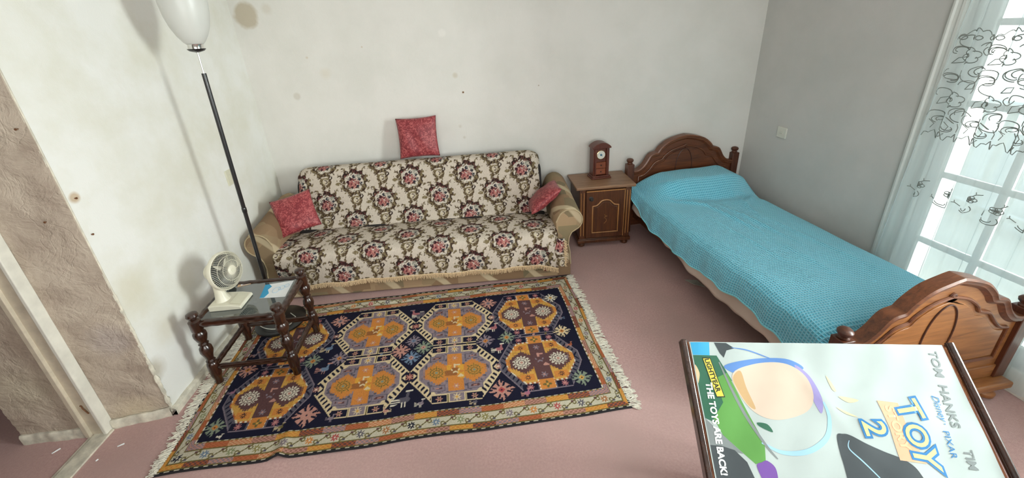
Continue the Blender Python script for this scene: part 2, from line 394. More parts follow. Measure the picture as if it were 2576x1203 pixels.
def bez(pts, n=10):
    """Catmull-Rom through 2-D/3-D points"""
    P = [Vector(p) if len(p) == 3 else Vector((p[0], p[1], 0)) for p in pts]; out = []
    for i in range(len(P)-1):
        a = P[max(i-1, 0)]; b_ = P[i]; c = P[i+1]; d = P[min(i+2, len(P)-1)]
        for k in range(n):
            t = k/n
            out.append(0.5*((2*b_)+(c-a)*t+(2*a-5*b_+4*c-d)*t*t+(3*b_-a-3*c+d)*t**3))
    out.append(P[-1]); return out

# ------------------------------------------------------------------ setting
RT = 2.75
mb = MB(); mb.box2((-3.2, -4.6, -0.1), (4.75, 0.12, 0.0)); struct(mb.build('floor', 'carpet', smooth=False))
mb = MB(); mb.box2((-3.2, -4.6, RT), (4.75, 0.12, RT+0.1)); struct(mb.build('ceiling', 'ceiling_paint', smooth=False))
mb = MB(); mb.box2((-3.2, 0.0, 0.0), (4.6, 0.12, RT)); struct(mb.build('wall_back', 'back_plaster', smooth=False))
mb = MB(); mb.box2((1.722, -0.0012, 0.85), (1.7255, 0.002, RT)); struct(mb.build('trim_6', 'back_plaster', bevel=0.0005))
# left wall, 0.72 m thick, ending in the doorway
def ragged(poly_fn, n): return [poly_fn(i/n) for i in range(n+1)]
mb = MB()
mb.box2((-0.70, -1.79, 0.0), (0.0, 0.0, RT)); struct(mb.build('wall_left', 'left_plaster', smooth=False))
# doorway reveal, plastered brown (slightly out of square), on both sides of the door frame
def reveal(name, x0, y0, x1, y1, mat):
    rr = random.Random(len(name))
    def fn(a, c):
        x = x0+(x1-x0)*a; y = y0+(y1-y0)*a; z = RT*c
        edge = min(a, 1-a)
        low = 1.0 if z < 0.7 else 0.35; w = 0.002*math.sin(9*z+5*x)+0.0015*math.sin(31*z+20*x)+(rr.random()-0.5)*0.004*low*(1 if edge < 0.03 else 0.25)
        return Vector((x, y-0.006+w, z))
    g = MB(); nu, nv = 14, 240; g.grid(fn, nu, nv)
    base = len(g.v)
    g.grid(lambda a, c: Vector((x0+(x1-x0)*a, -1.78, RT*c)), 2, 2)
    g2 = MB(); g2.add(g.v[:base], g.f[:(nu-1)*(nv-1)])
    # close to a solid
    g2.add([(x0, -1.79, 0), (x1, -1.79, 0), (x1, -1.79, RT), (x0, -1.79, RT)], [(0, 1, 2, 3)])
    L0 = [j*nu for j in range(nv)]; L1 = [j*nu+nu-1 for j in range(nv)]; k = base
    g2.f.append(tuple(L0)+(k+3, k)); g2.f.append(tuple(L1[::-1])+(k+1, k+2))
    g2.f.append(tuple(range(nu))+(k+1, k)); g2.f.append(tuple((nv-1)*nu+i for i in range(nu-1, -1, -1))+(k+3, k+2))
    return struct(g2.build(name, mat))
reveal('wall_doorway', 0.0, -1.795, -0.285, -1.845, 'reveal_plaster')
reveal('wall_doorway_beyond', -0.37, -1.885, -0.705, -1.90, 'reveal_plaster')
mb = MB(); mb.box2((-0.70, -2.0, 0), (-0.70, -2.0, 0))
# door frame with its rebate
d1_ = thing('door_1', (-0.325, -1.87, 0), 0, None, None); struct(d1_)
fr_ = MB(); fr_.box2((-0.04, -0.028, 0), (0.040, 0.08, RT)); plain('frame_shade_cream', (0.56, 0.49, 0.38), 0.5, 0, 0.14, 16, 0.3); fr_.build('frame_post', 'frame_shade_cream', d1_, bevel=0.004)  # beige carries the shading of the frame beside its bright edge
fr_ = MB(); fr_.box2((0.026, -0.036, 0), (0.046, 0.02, RT)); part_label(fr_.build('frame_bright_edge', 'gloss_white', d1_, bevel=0.004), 'bright white frame edge')  # white strip added to draw the frame's bright edge
fr_ = MB(); fr_.box2((-0.062, -0.044, 0), (-0.036, 0.08, RT)); fr_.build('frame_stop', 'frame_shade_cream', d1_, bevel=0.003)
h_ = MB(); h_.tube([(0.012, -0.031, 0.16), (0.002, -0.034, 0.20), (-0.002, -0.031, 0.215), (-0.008, -0.031, 0.217)], 0.0035, 6); part_label(h_.build('screw_hook', 'rust', d1_), 'rusty hook')
t_ = MB(); t_.box2((-0.352, -4.5, 0.0), (-0.265, -1.875, 0.010)); t_.box2((-0.372, -4.5, 0.0), (-0.352, -1.9, 0.005))
struct(t_.build('trim_1', 'skirting_old', bevel=0.003))
# skirtings
def skirt(name, a, b_, h, t, mat, wob=0.003):
    a = Vector(a); b_ = Vector(b_); d = (b_-a); L = d.length; d.normalize(); nrm = Vector((d.y, -d.x, 0))
    g = MB(); n = 40
    def fn(q, c):
        prof = [(0, 0), (t, 0), (t, h*0.8), (t*0.6, h), (0, h)]
        o_, z = prof[int(round(c*4))]
        w = wob*math.sin(37*q*L+c*3)+wob*0.6*math.sin(91*q*L)
        return a + d*(L*q) + nrm*(o_+(w if o_ > 0 else 0)) + Vector((0, 0, z+(w if z > 0 else 0)))
    g.grid(fn, n, 5); return struct(g.build(name, mat))
skirt('baseboard_doorway', (-0.28, -1.855, 0), (0.005, -1.805, 0), 0.055, 0.014, 'skirting_old', 0.002)
skirt('baseboard_doorway_beyond', (-0.705, -1.905, 0), (-0.385, -1.895, 0), 0.06, 0.014, 'skirting_old', 0.002)
skirt('baseboard_left', (0.0, -1.81, 0), (0.0, -0.01, 0), 0.045, 0.030, 'skirting_old', 0.002)
# crumbling edge bead down the wall corner
eg = MB(); pts = []; rad = []
for i in range(190):
    z = 0.02+i*0.0145
    k = 1.0 if z < 0.35 else (0.55 if z < 0.8 else 0.12)
    pts.append((-0.004+k*0.004*random.random(), -1.794-k*0.003*random.random(), z))
    rad.append(0.005+k*(0.007*random.random()+0.003*abs(math.sin(z*23))))
eg.tube(pts, rad, 7); struct(eg.build('trim_2', 'skirting_old'))
# right wall with the garden door opening
def rw_box(g, y0, y1, z0, z1, t=0.30, inset=0.0):
    a, b_ = wall_x(y0)+inset, wall_x(y1)+inset
    g.add([(a, y0, z0), (a+t, y0, z0), (b_+t, y1, z0), (b_, y1, z0), (a, y0, z1), (a+t, y0, z1), (b_+t, y1, z1), (b_, y1, z1)],
          [(0, 1, 2, 3), (4, 7, 6, 5), (0, 4, 5, 1), (1, 5, 6, 2), (2, 6, 7, 3), (3, 7, 4, 0)])
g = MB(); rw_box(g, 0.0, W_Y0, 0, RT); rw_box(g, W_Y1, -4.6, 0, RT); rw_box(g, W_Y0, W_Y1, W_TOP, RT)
struct(g.build('wall_right', 'right_plaster_shaded', smooth=False))
# front wall behind the camera, with an added unseen window for the fill light
g = MB(); g.box2((-0.7, -4.6, 0), (0.7, -4.48, RT)); g.box2((3.3, -4.6, 0), (4.75, -4.48, RT)); g.box2((0.7, -4.6, 0), (3.3, -4.48, 0.9)); g.box2((0.7, -4.6, 2.4), (3.3, -4.48, RT))
struct(g.build('wall_front', 'left_plaster', smooth=False))
g = MB(); g.box2((-3.2, -4.6, 0), (-3.1, 0.0, RT)); g.box2((-3.1, -4.6, 0), (-0.7, -4.5, RT)); plain('passage_shade', (0.06, 0.045, 0.035), 0.9); struct(g.build('wall_passage', 'passage_shade', smooth=False))  # dark brown colour stands in for the shade on the unlit passage walls
g = MB(); g.box2((0.7, -4.58, 0.9), (0.78, -4.5, 2.4)); g.box2((3.22, -4.58, 0.9), (3.3, -4.5, 2.4)); g.box2((1.96, -4.58, 0.9), (2.04, -4.5, 2.4)); g.box2((0.7, -4.58, 0.9), (3.3, -4.5, 0.98)); g.box2((0.7, -4.58, 2.32), (3.3, -4.5, 2.4))
struct(g.build('fill_window', 'window_white'))  # frame of the added window that the fill light shines through
# moulded architrave round the garden door
def arch_prof():
    return [(0.0, 0.0), (0.0, 0.020), (0.012, 0.023), (0.018, 0.015), (0.040, 0.014), (0.045, 0.022), (0.056, 0.021), (0.060, 0.010), (0.074, 0.009), (0.074, 0.0)]
def architrave(y0, y1, z0, z1, vertical=True, sgn=1):
    g = MB(); vs = []
    for z in ((z0, z1)):
        for a, b_ in arch_prof():
            y = y0 - a*sgn
            vs.append((wall_x(y)-b_, y, z))
    n = len(arch_prof()); g.add(vs, [(i, (i+1) % n, n+(i+1) % n, n+i) for i in range(n)]+[tuple(range(n)), tuple(range(2*n-1, n-1, -1))]); return g
TY = W_Y0+0.062
a_ = architrave(TY, 0, 0.0, W_TOP+0.1); struct(a_.build('trim_3', 'window_white'))
a_ = architrave(W_Y1-0.062, 0, 0.0, W_TOP+0.1, sgn=-1)
vs_ = []
for y in (TY, W_Y1-0.062):
    for a, b_ in arch_prof(): vs_.append((wall_x(y)-b_, y, W_TOP+0.1-a))
n_ = len(arch_prof()); a_.add(vs_, [(i, (i+1) % n_, n_+(i+1) % n_, n_+i) for i in range(n_)]+[tuple(range(n_)), tuple(range(2*n_-1, n_-1, -1))])
struct(a_.build('trim_4', 'window_white'))
# grooved skirting boards at the foot of the door, under the curtain
g = MB()
for k in range(3):
    y0, y1 = -1.9, W_Y1
    rw_box(g, y0, y1, 0.0, 0.115-0.03*k, 0.02, -0.008-0.010*k)
struct(g.build('trim_5', 'gloss_white', bevel=0.002))
g = MB(); rw_box(g, -0.02, TY+0.02, 0.0, 0.08, 0.02, -0.014); struct(g.build('baseboard_right', 'gloss_white', bevel=0.002))
# garden door: frame, two leaves of panes
w1 = thing('window_1', (0, 0, 0), 0, None, None); struct(w1)
def wb(g, y0, y1, z0, z1, x0=0.06, t=0.05): rw_box(g, y0, y1, z0, z1, t, x0)
g = MB(); wb(g, W_Y0, W_Y0-0.025, 0, W_TOP, 0.04, 0.09); wb(g, W_Y1+0.06, W_Y1, 0, W_TOP, 0.04, 0.09); wb(g, W_Y0, W_Y1, W_TOP-0.06, W_TOP, 0.04, 0.09); wb(g, W_Y0, W_Y1, 0, 0.05, 0.04, 0.09)
g.build('frame', 'window_white', w1, bevel=0.004)
mid = (W_Y0+W_Y1)/2
for (ya, yb) in ((W_Y0-0.028, mid+0.003), (mid-0.003, W_Y1+0.065)):
    g = MB(); s_ = 0.055
    wb(g, ya, ya-s_, 0.055, W_TOP-0.065); wb(g, yb+s_, yb, 0.055, W_TOP-0.065); wb(g, ya-s_, yb+s_, 0.055, 0.20); wb(g, ya-s_, yb+s_, W_TOP-0.15, W_TOP-0.065)
    inner = (ya-s_)-(yb+s_)
    for k in (1, 2): y = ya-s_-inner*k/3; wb(g, y+0.014, y-0.014, 0.20, W_TOP-0.15, 0.07, 0.03)
    for z in (0.52, 0.93, 1.33, 1.73): wb(g, ya-s_, yb+s_, z-0.016, z+0.016, 0.07, 0.03)
    leaf = g.build('door_leaf', 'window_white', w1, bevel=0.003)
    g = MB(); wb(g, ya-s_, yb+s_, 0.2, W_TOP-0.15, 0.083, 0.004); g.build('pane', 'window_glass', leaf, smooth=False)
# outside terrace
g = MB(); g.box2((4.9, -7, -0.12), (9.5, 2, -0.02)); struct(g.build('terrace_ground', 'terrace', smooth=False))
g = MB()
for k in range(26): y = 0.4-k*0.20; g.box2((6.2, y-0.02, 0.0), (6.24, y+0.02, 0.95))
g.box2((6.17, -5.0, 0.95), (6.27, 0.6, 1.02)); g.box2((6.19, -5.0, 0.08), (6.25, 0.6, 0.13))
struct(g.build('terrace_railing', 'window_white', smooth=False))
# ------------------------------------------------------------------ yarn pictures (vertex-coloured weaves)
def vnoise(x, y, seed=0):
    xi = np.floor(x).astype(int); yi = np.floor(y).astype(int); xf = x-xi; yf = y-yi
    def h(a, b_): 
        k = np.sin(a*127.1+b_*311.7+seed*74.7)*43758.5453; return k-np.floor(k)
    u = xf*xf*(3-2*xf); w = yf*yf*(3-2*yf)
    return (h(xi, yi)*(1-u)+h(xi+1, yi)*u)*(1-w)+(h(xi, yi+1)*(1-u)+h(xi+1, yi+1)*u)*w
def yarn_grid(name, pos, nu, nv, color, mat, parent=None, tri=False):
    """pos(U,V)->(N,3) vertex positions on a nu x nv grid; color (nu*nv,3)"""
    U, V = np.meshgrid(np.linspace(0, 1, nu), np.linspace(0, 1, nv))
    P = pos(U.ravel(), V.ravel())
    me = bpy.data.meshes.new(name); n = nu*nv
    idx = np.arange(n).reshape(nv, nu)
    F = np.stack([idx[:-1, :-1], idx[:-1, 1:], idx[1:, 1:], idx[1:, :-1]], -1).reshape(-1, 4)
    me.vertices.add(n); me.vertices.foreach_set('co', P.astype(np.float32).ravel())
    me.loops.add(F.size); me.loops.foreach_set('vertex_index', F.astype(np.int32).ravel())
    me.polygons.add(len(F)); me.polygons.foreach_set('loop_start', np.arange(0, F.size, 4, dtype=np.int32))
    me.polygons.foreach_set('loop_total', np.full(len(F), 4, dtype=np.int32))
    me.polygons.foreach_set('use_smooth', np.ones(len(F), dtype=bool))
    me.update(calc_edges=True); me.validate()
    if color is not None:
        ca = me.color_attributes.new('yarn', 'FLOAT_COLOR', 'POINT')
        c4 = np.ones((n, 4), dtype=np.float32); c4[:, :3] = color
        ca.data.foreach_set('color', c4.ravel())
    me.materials.append(MATS[mat])
    o = bpy.data.objects.new(name, me); COL.objects.link(o)
    if parent is not None: o.parent = parent
    return o
NAVY = (0.012, 0.012, 0.028); GOLD = (0.60, 0.33, 0.075); ORG = (0.58, 0.22, 0.05); LIL = (0.235, 0.185, 0.215); CRM = (0.66, 0.52, 0.32); PLUM = (0.115, 0.055, 0.055)
PNK = (0.50, 0.25, 0.20); BLU = (0.15, 0.21, 0.30); RST = (0.36, 0.10, 0.04); IVO = (0.68, 0.62, 0.50); GRN = (0.22, 0.26, 0.19); RED = (0.42, 0.07, 0.07); OLV = (0.15, 0.12, 0.04); GRY = (0.10, 0.09, 0.115)
def rug_picture(RW, RH, U, V):
    C_ = np.zeros(U.shape+(3,)); C_[:] = NAVY
    def P(mask, col): C_[mask] = col
    def octo(x, y, hw, hh, tx, sy):
        ax, ay = np.abs(x), np.abs(y)
        return (ax <= hw) & (ay <= hh) & ((ax-tx)/(hw-tx)+(ay-sy)/(hh-sy) <= 1)
    def rect(x, y, cx, cy, w, h): return (np.abs(x-cx) <= w) & (np.abs(y-cy) <= h)
    def flower(x, y, cx, cy, r, col, core=None, k=4):
        dx, dy = x-cx, y-cy; rr = np.hypot(dx, dy); th = np.arctan2(dy, dx)
        P(rr < r*(0.68+0.32*np.cos(2*k*th)), col)
        if core: P(rr < r*0.28, core)
    def rosette(cx, cy, r, col, core):
        x, y = U-cx, V-cy; dd = np.abs(x)+np.abs(y); th = np.arctan2(y, x)
        ser = 0.9+0.16*np.sign(np.sin(16*th))
        P(np.abs(x)+np.abs(y) < r*1.02*ser, col)
        P((np.abs(x) < r*0.7) & (np.abs(y) < r*0.7) & (dd < r*1.12), col)
        rr = np.hypot(x, y)
        P((rr > r*0.42) & (rr < r*0.80) & (np.cos(8*th+PI) > 0.25+0.9*(rr/r-0.42)), NAVY)
        P((rr > r*0.86) & (np.cos(8*th) < -0.3) & (dd < r*1.15), NAVY)
        P(dd < r*0.30, core); P(dd < r*0.10, NAVY)
    def lattice(x, y, cx, cy, r, col, line, core):
        dx, dy = x-cx, y-cy; rr = np.hypot(dx, dy*1.05); th = np.arctan2(dy, dx)
        ser = 0.92+0.10*np.sign(np.sin(14*th))
        P(rr < r*ser, col)
        P((rr < r*ser) & (rr > r*0.38) & (np.abs(np.sin(4*th)) < 0.26), line)
        P((rr > r*0.62) & (rr < r*0.74) & (np.cos(8*th+PI) > -0.2), line)
        P((rr < r*0.40), line); P((rr < r*0.31), col); P(rr < r*0.17, core)
    def bird(cx, cy, s, c1, c2, fl=1):
        x, y = (U-cx)/s*fl, (V-cy)/s
        P(((x/0.5)**2+(y/0.34)**2 < 1) & (y < 0.25), c1)
        P((np.abs(x-0.25-(y-0.2)*0.2) < 0.12) & (y > 0) & (y < 0.85), c1)
        P(rect(x, y, 0.42, 0.8, 0.28, 0.08), c2)
        P((x < -0.3) & (x > -1.0) & (np.abs(y+0.1) < 0.5*(-x)) & ((np.floor(y*9) % 2) == 0), c2)
        P((np.abs(np.abs(x)-0.12) < 0.05) & (y < -0.2) & (y > -0.7), c2)
    # medallions
    for col, cx in enumerate((0.385, 0.914, 1.455, 1.965)):
        for row, cy in enumerate((0.402, 0.888)):
            if row == 1: cy = 0.852
            x, y = U-cx, V-cy
            hw, hh = (0.268, 0.218) if col in (1, 2) else (0.245, 0.218)
            out_ = octo(x, y, hw, hh, 0.135, 0.040)
            ax, ay = np.abs(x), np.abs(y)
            inn = octo(x, y, hw*0.80, hh*0.73, 0.115, 0.040)
            if col in (1, 2):
                P(out_, CRM)
                # black teeth down the slanted sides
                s1 = (ax*0.72 - ay*0.69)
                tooth = (np.mod(s1+0.003*1, 0.030) < 0.017) & (ax > 0.142) & octo(x, y, hw*0.965, hh*0.955, 0.135, 0.040) & ~octo(x, y, hw*0.835, hh*0.775, 0.118, 0.040)
                frac = np.clip(((ax-0.135)/(hw-0.135)+(ay-0.04)/(hh-0.04)-0.66)/0.34, 0, 1)
                tooth &= (np.mod(s1, 0.030) < 0.006+0.018*(1-frac))
                P(tooth & (ax > 0.142), NAVY)
                P(octo(x, y, hw*1.0, hh*1.0, 0.135, 0.040) & (ax > hw*0.93) & (ay < 0.035), NAVY)
                P(octo(x, y, hw*0.82, hh*0.755, 0.116, 0.040), CRM)
                P(octo(x, y, hw*0.79, hh*0.715, 0.112, 0.040), LIL)
                band = vnoise(x*75, y*75, col*3+row)
                P(octo(x, y, hw*0.75, hh*0.67, 0.108, 0.040) & (band > 0.68), GRY)
                P(octo(x, y, hw*0.75, hh*0.67, 0.108, 0.040) & (band < 0.22), (0.30, 0.22, 0.24))
                for sx in (-1, 1):
                    for sy in (-1, 1):
                        P(rect(x, y, sx*0.108, sy*0.116, 0.045, 0.022), GRY); P(rect(x, y, sx*0.108, sy*0.116, 0.040, 0.017), LIL)
                        P(rect(x, y, sx*0.108, sy*0.116, 0.026, 0.009) & (vnoise(x*120, y*120, 3) > 0.35), PLUM); P(rect(x, y, sx*0.108, sy*0.116, 0.010, 0.004), PNK)
                        P(rect(x, y, sx*0.098, sy*0.188, 0.043, 0.022), NAVY); flower(x, y, sx*0.098, sy*0.188, 0.020, PNK, OLV, 3)
                        P(rect(x, y, sx*0.050, sy*0.188, 0.003, 0.028), OLV)
                for sy in (-1, 1):
                    P(rect(x, y, 0, sy*0.184, 0.040, 0.026), LIL); flower(x, y, 0, sy*0.184, 0.026, CRM, GOLD, 4)
                A, B, LT, LN, CO = ORG, GOLD, (0.52, 0.24, 0.05), OLV, GRN
            else:
                P(out_, GRY)
                s1 = (ax*0.75 - ay*0.66)
                P(octo(x, y, hw*0.95, hh*0.94, 0.13, 0.04) & (np.mod(s1, 0.030) < 0.010) & (ax > 0.142), NAVY)
                P(octo(x, y, hw*1.0, hh*1.0, 0.135, 0.040) & ~octo(x, y, hw*0.975, hh*0.97, 0.133, 0.04), LIL)
                dash = np.mod(x*1.0+y*0.35, 0.026) < 0.013
                io = octo(x, y, hw*0.84, hh*0.755, 0.118, 0.040)
                P(io, RST); P(io & dash, IVO)
                P(octo(x, y, hw*0.81, hh*0.71, 0.114, 0.040), GOLD)
                band = vnoise(x*60, y*60, col*3+row+9)
                P(octo(x, y, hw*0.78, hh*0.68, 0.11, 0.04) & (band > 0.72), (0.50, 0.25, 0.05)); P((ax > 0.15) & (ay < 0.035) & io & (vnoise(x*90, y*90, 5) > 0.4), ORG)
                for sx in (-1, 1):
                    for sy in (-1, 1):
                        P(rect(x, y, sx*0.098, sy*0.118, 0.040, 0.021), ORG); flower(x, y, sx*0.098, sy*0.118, 0.019, NAVY, ORG, 4)
                        P(rect(x, y, sx*0.098, sy*0.188, 0.043, 0.023), NAVY); flower(x, y, sx*0.098, sy*0.188, 0.022, (0.42, 0.16, 0.17), PNK, 4)
                for sy in (-1, 1):
                    P(rect(x, y, 0, sy*0.176, 0.046, 0.034), IVO); P(rect(x, y, 0, sy*0.176, 0.042, 0.034) | (rect(x, y, 0, sy*0.176, 0.046, 0.034) & (np.mod(y, 0.02) < 0.01)), ORG)
                    flower(x, y, 0, sy*0.178, 0.026, OLV, GOLD, 2)
                A, B, LT, LN, CO = PLUM, PLUM, IVO, PLUM, PNK
            zig = 0.004*np.sign(np.sin(x*420))+0.004*np.sign(np.sin(y*420))
            hexm = lambda cx_: (np.maximum(np.abs(x-cx_)*0.9, 0.62*np.abs(x-cx_)+0.78*ay) < 0.072+zig*0.7)
            P(hexm(0.103) | hexm(-0.103) | (rect(x, y, 0, 0, 0.115, 0.045)), A)
            P(rect(x, y, 0, 0, 0.046+0, 0.142) , A)
            if A is ORG:
                P(rect(x, y, 0, 0, 0.05, 0.055) & (vnoise(x*30, y*30, 4) > 0.5), (0.66, 0.34, 0.05))
                P(rect(x, y, 0, 0, 0.12, 0.03) & (vnoise(x*22, y*22, 8) > 0.66), (0.30, 0.12, 0.04))
            lattice(x, y, -0.112, 0, 0.054, LT, LN, CO); lattice(x, y, 0.112, 0, 0.054, LT, LN, CO)
            for q in (-0.108, 0.108): flower(x, y, 0, q, 0.021, PNK if A is ORG else LIL, CRM if A is ORG else PNK, 3)
            P(rect(x, y, 0.012, 0.052, 0.018, 0.006) | rect(x, y, -0.002, 0.044, 0.006, 0.015) | ((np.abs(x-0.03)+np.abs(y+0.038) < 0.020) & (y > -0.045)), CRM if A is ORG else PNK)
            P((np.abs(y+0.6*x*np.sign(np.sin(x*200))) < 0.006) & (ax < 0.026), CRM if A is ORG else LIL)
    # rosettes and birds in the ground
    for cx, cy, r, c1, c2 in ((1.110, 0.630, 0.062, PNK, PNK), (1.255, 0.632, 0.060, GRN, PNK), (1.185, 0.705, 0.054, LIL, BLU), (1.185, 0.555, 0.060, BLU, PNK),
                              (0.725, 0.635, 0.060, LIL, ORG), (0.560, 0.640, 0.060, GRN, ORG), (1.655, 0.630, 0.060, LIL, ORG), (1.795, 0.632, 0.058, GRN, ORG),
                              (0.640, 0.230, 0.072, PNK, PNK), (1.705, 0.228, 0.070, PNK, RED), (0.640, 1.010, 0.064, PNK, LIL), (1.705, 1.010, 0.062, PNK, LIL),
                              (0.165, 0.225, 0.056, GRN, ORG), (2.165, 0.235, 0.058, GRN, GOLD), (0.165, 1.00, 0.050, GRN, ORG), (2.165, 0.99, 0.050, IVO, GOLD),
                              (0.165, 0.630, 0.060, PNK, ORG), (2.160, 0.632, 0.058, CRM, ORG)):
        rosette(cx, cy, r, c1, c2)
    for cx, cy, s, c1, c2, f_ in ((1.160, 0.245, 0.070, GRY, IVO, 1), (1.18, 0.985, 0.060, (0.38, 0.14, 0.15), LIL, -1), (1.20, 0.965, 0.05, GRY, IVO, 1), (0.63, 0.735, 0.052, BLU, CRM, 1), (0.655, 0.555, 0.055, BLU, PNK, 1),
                                  (1.715, 0.74, 0.052, (0.38, 0.14, 0.15), IVO, 1), (1.735, 0.54, 0.052, (0.38, 0.14, 0.15), IVO, 1), (1.255, 0.200, 0.034, LIL, IVO, 1), (1.07, 0.19, 0.03, PNK, CRM, -1),
                                  (0.22, 0.165, 0.02, IVO, IVO, 1), (0.78, 0.19, 0.03, LIL, LIL, 1), (0.52, 0.18, 0.03, OLV, CRM, 1), (1.55, 0.17, 0.028, GRY, CRM, 1), (1.84, 0.18, 0.034, (0.38, 0.14, 0.2), PNK, 1),
                                  (2.18, 0.50, 0.028, RST, PNK, 1), (2.18, 0.76, 0.03, LIL, BLU, -1), (0.15, 0.76, 0.03, LIL, PNK, 1), (0.15, 0.46, 0.03, (0.3, 0.14, 0.2), LIL, 1), (2.13, 0.40, 0.02, LIL, LIL, 1)):
        bird(cx, cy, s, c1, c2, f_)
    for cx in (0.37, 0.91, 1.455, 1.97):
        for k, c1 in ((-0.09, LIL), (0.0, PNK if cx > 0.5 else CRM), (0.08, BLU if cx < 1 else OLV)): bird(cx+k, 0.628, 0.018, c1, c1, 1)
    for cx, cy in ((0.648, 0.402), (0.648, 0.85), (1.712, 0.402), (1.712, 0.85)): flower(U, V, cx, cy, 0.022, PNK, IVO, 4)
    for cy in (0.402, 0.85): flower(U, V, 1.185, cy, 0.028, (0.45, 0.17, 0.13), PNK, 4)
    # borders
    d_s = np.minimum(V, RH-V); d_e = np.minimum(U, RW-U)
    for side in (0, 1):
        if side == 0: D, S, FW, region = d_s, U, 0.145, (d_s/0.145 <= d_e/0.112)
        else: D, S, FW, region = d_e*(0.145/0.112), V, 0.145, (d_s/0.145 > d_e/0.112)
        R_ = region & (D < FW)
        P(R_, OLV)
        P(R_ & (D < 0.010), NAVY); P(R_ & (D < 0.010) & (D > 0.003) & (np.mod(S, 0.045) < 0.022), IVO)
        P(R_ & (D > FW-0.006) & (np.mod(S, 0.036) < 0.020), IVO)
        for (a, c, ph) in ((0.014, 0.040, 0.0), (0.106, 0.136, 0.07)):
            b_ = R_ & (D > a) & (D < c); seg_ = np.floor((S+ph)/0.118).astype(int)
            pal = [ (GOLD, ORG), (PLUM, RST), (PNK, LIL), (RST, (0.45, 0.14, 0.06)), ((0.62, 0.36, 0.20), (0.50, 0.18, 0.08)), ((0.27, 0.13, 0.09), PNK)]
            chk = (np.floor(S/0.012)+np.floor(D/0.008)) % 2 == 0
            for i, (q1, q2) in enumerate(pal):
                mk = b_ & ((seg_*7+int(ph*100)) % 6 == i); P(mk, q1); P(mk & chk, q2)
        m_ = R_ & (D > 0.046) & (D < 0.100)
        P(m_, (0.56, 0.51, 0.39))
        per = 0.128; k = np.floor(S/per).astype(int); s0 = S-(k+0.5)*per; dm = (D-0.073)
        P(m_ & (np.abs(s0*0.62-0.0-dm*0.9+0.040) < 0.0035), OLV)
        P(m_ & (np.abs(s0*0.62-0.0-dm*0.9-0.040) < 0.0035), OLV)
        pal = [NAVY, GRY, ORG, (0.26, 0.22, 0.08), BLU, (0.38, 0.16, 0.06), RED, LIL, (0.25, 0.27, 0.14)]
        th = np.arctan2(dm, s0); rr = np.hypot(s0, dm)
        for i, c1 in enumerate(pal):
            mk = m_ & ((k*4) % 9 == i); P(mk & (rr < 0.024*(0.72+0.28*np.cos(8*th))), c1); P(mk & (rr < 0.005), IVO)
            P(mk & (np.abs(np.hypot(s0+0.034, dm-0.010)-0.009) < 0.0032), OLV); P(mk & (np.abs(np.hypot(s0-0.034, dm+0.010)-0.009) < 0.0032), OLV)
            P(mk & (np.abs(s0+0.046) < 0.007) & (np.abs(dm-0.017) < 0.006), PLUM); P(mk & (np.abs(s0-0.046) < 0.007) & (np.abs(dm+0.017) < 0.006), GRY)
    return C_*0.88
# ------------------------------------------------------------------ rug
RW, RH = 2.365, 1.243
rug = thing('rug', (0.1473, -2.1672, 0), 0.0545, 'patterned oriental rug with eight octagonal medallions lying on the pink carpet', 'rug')
def rug_z(x, y):
    fold = 0.016*np.exp(-((x-0.575-0.05*y)/0.028)**2)*np.exp(-np.clip(y, 0, 9)/0.16)
    fold2 = 0.010*np.exp(-((y-1.215+0.10*(x-0.62))/0.018)**2)*np.exp(-((x-0.95)/0.28)**2)
    return 0.008+fold+fold2+0.0012*np.sin(x*9+y*5)+0.001*np.sin(x*23-y*11)
def rug_pos(U, V):
    x, y = U*RW, V*RH
    y2 = y + 0.004*np.sin(x*6.1)*(1-V) + 0.012*np.exp(-((x-0.575)/0.04)**2)*np.exp(-y/0.1) + 0.003*np.sin(x*11)
    x2 = x + 0.004*np.sin(y*9)
    return np.stack([x2, y2, rug_z(x, y)], -1)
nu, nv = 680, 360
Ug, Vg = np.meshgrid(np.linspace(0, RW, nu), np.linspace(0, RH, nv))
o = yarn_grid('pile', rug_pos, nu, nv, rug_picture(RW, RH, Ug.ravel(), Vg.ravel()), 'rug_yarn', rug)
g = MB()
def edge_pt(u, v): p = rug_pos(np.array([u]), np.array([v]))[0]; return Vector(p)
for v_ in (0.0, 1.0): g.tube([edge_pt(i/90, v_)-Vector((0, 0, 0.003)) for i in range(91)], 0.0055, 6)
plain('rug_binding', (0.012, 0.010, 0.012), 0.95)
part_label(g.build('edge_binding', 'rug_binding', rug), 'black bound edge')
def fringe(name, parent, pts_out, mat, n, spread=0.35, w=0.004, label=None):
    """pts_out: list of (origin, direction) along an edge; strands of unequal length"""
    g = MB(); rr = random.Random(3)
    for (p, d, nrm) in pts_out:
        d = Vector(d); L = d.length*(0.7+0.45*rr.random()); d = d.normalized(); side = d.cross(Vector(nrm)).normalized()
        bend = (rr.random()-0.5)*spread*L
        q0 = Vector(p); q1 = q0+d*L*0.5+side*bend*0.7+Vector(nrm)*0.003; q2 = q0+d*L+side*bend*1.4+Vector(nrm)*0.001*rr.random()
        for a, b_ in ((q0, q1), (q1, q2)):
            h = Vector(nrm)*0.0025
            vs = [a-side*w, a+side*w, b_+side*w, b_-side*w, a-side*w*0.4+h, a+side*w*0.4+h, b_+side*w*0.4+h, b_-side*w*0.4+h]
            g.add(vs, [(0, 1, 2, 3), (4, 5, 6, 7), (0, 1, 5, 4), (2, 3, 7, 6), (1, 2, 6, 5), (0, 3, 7, 4)])
    o = g.build(name, mat, parent, recalc=True); o['kind'] = 'stuff'
    if label: o['label'] = label
    return o
rr = random.Random(1)
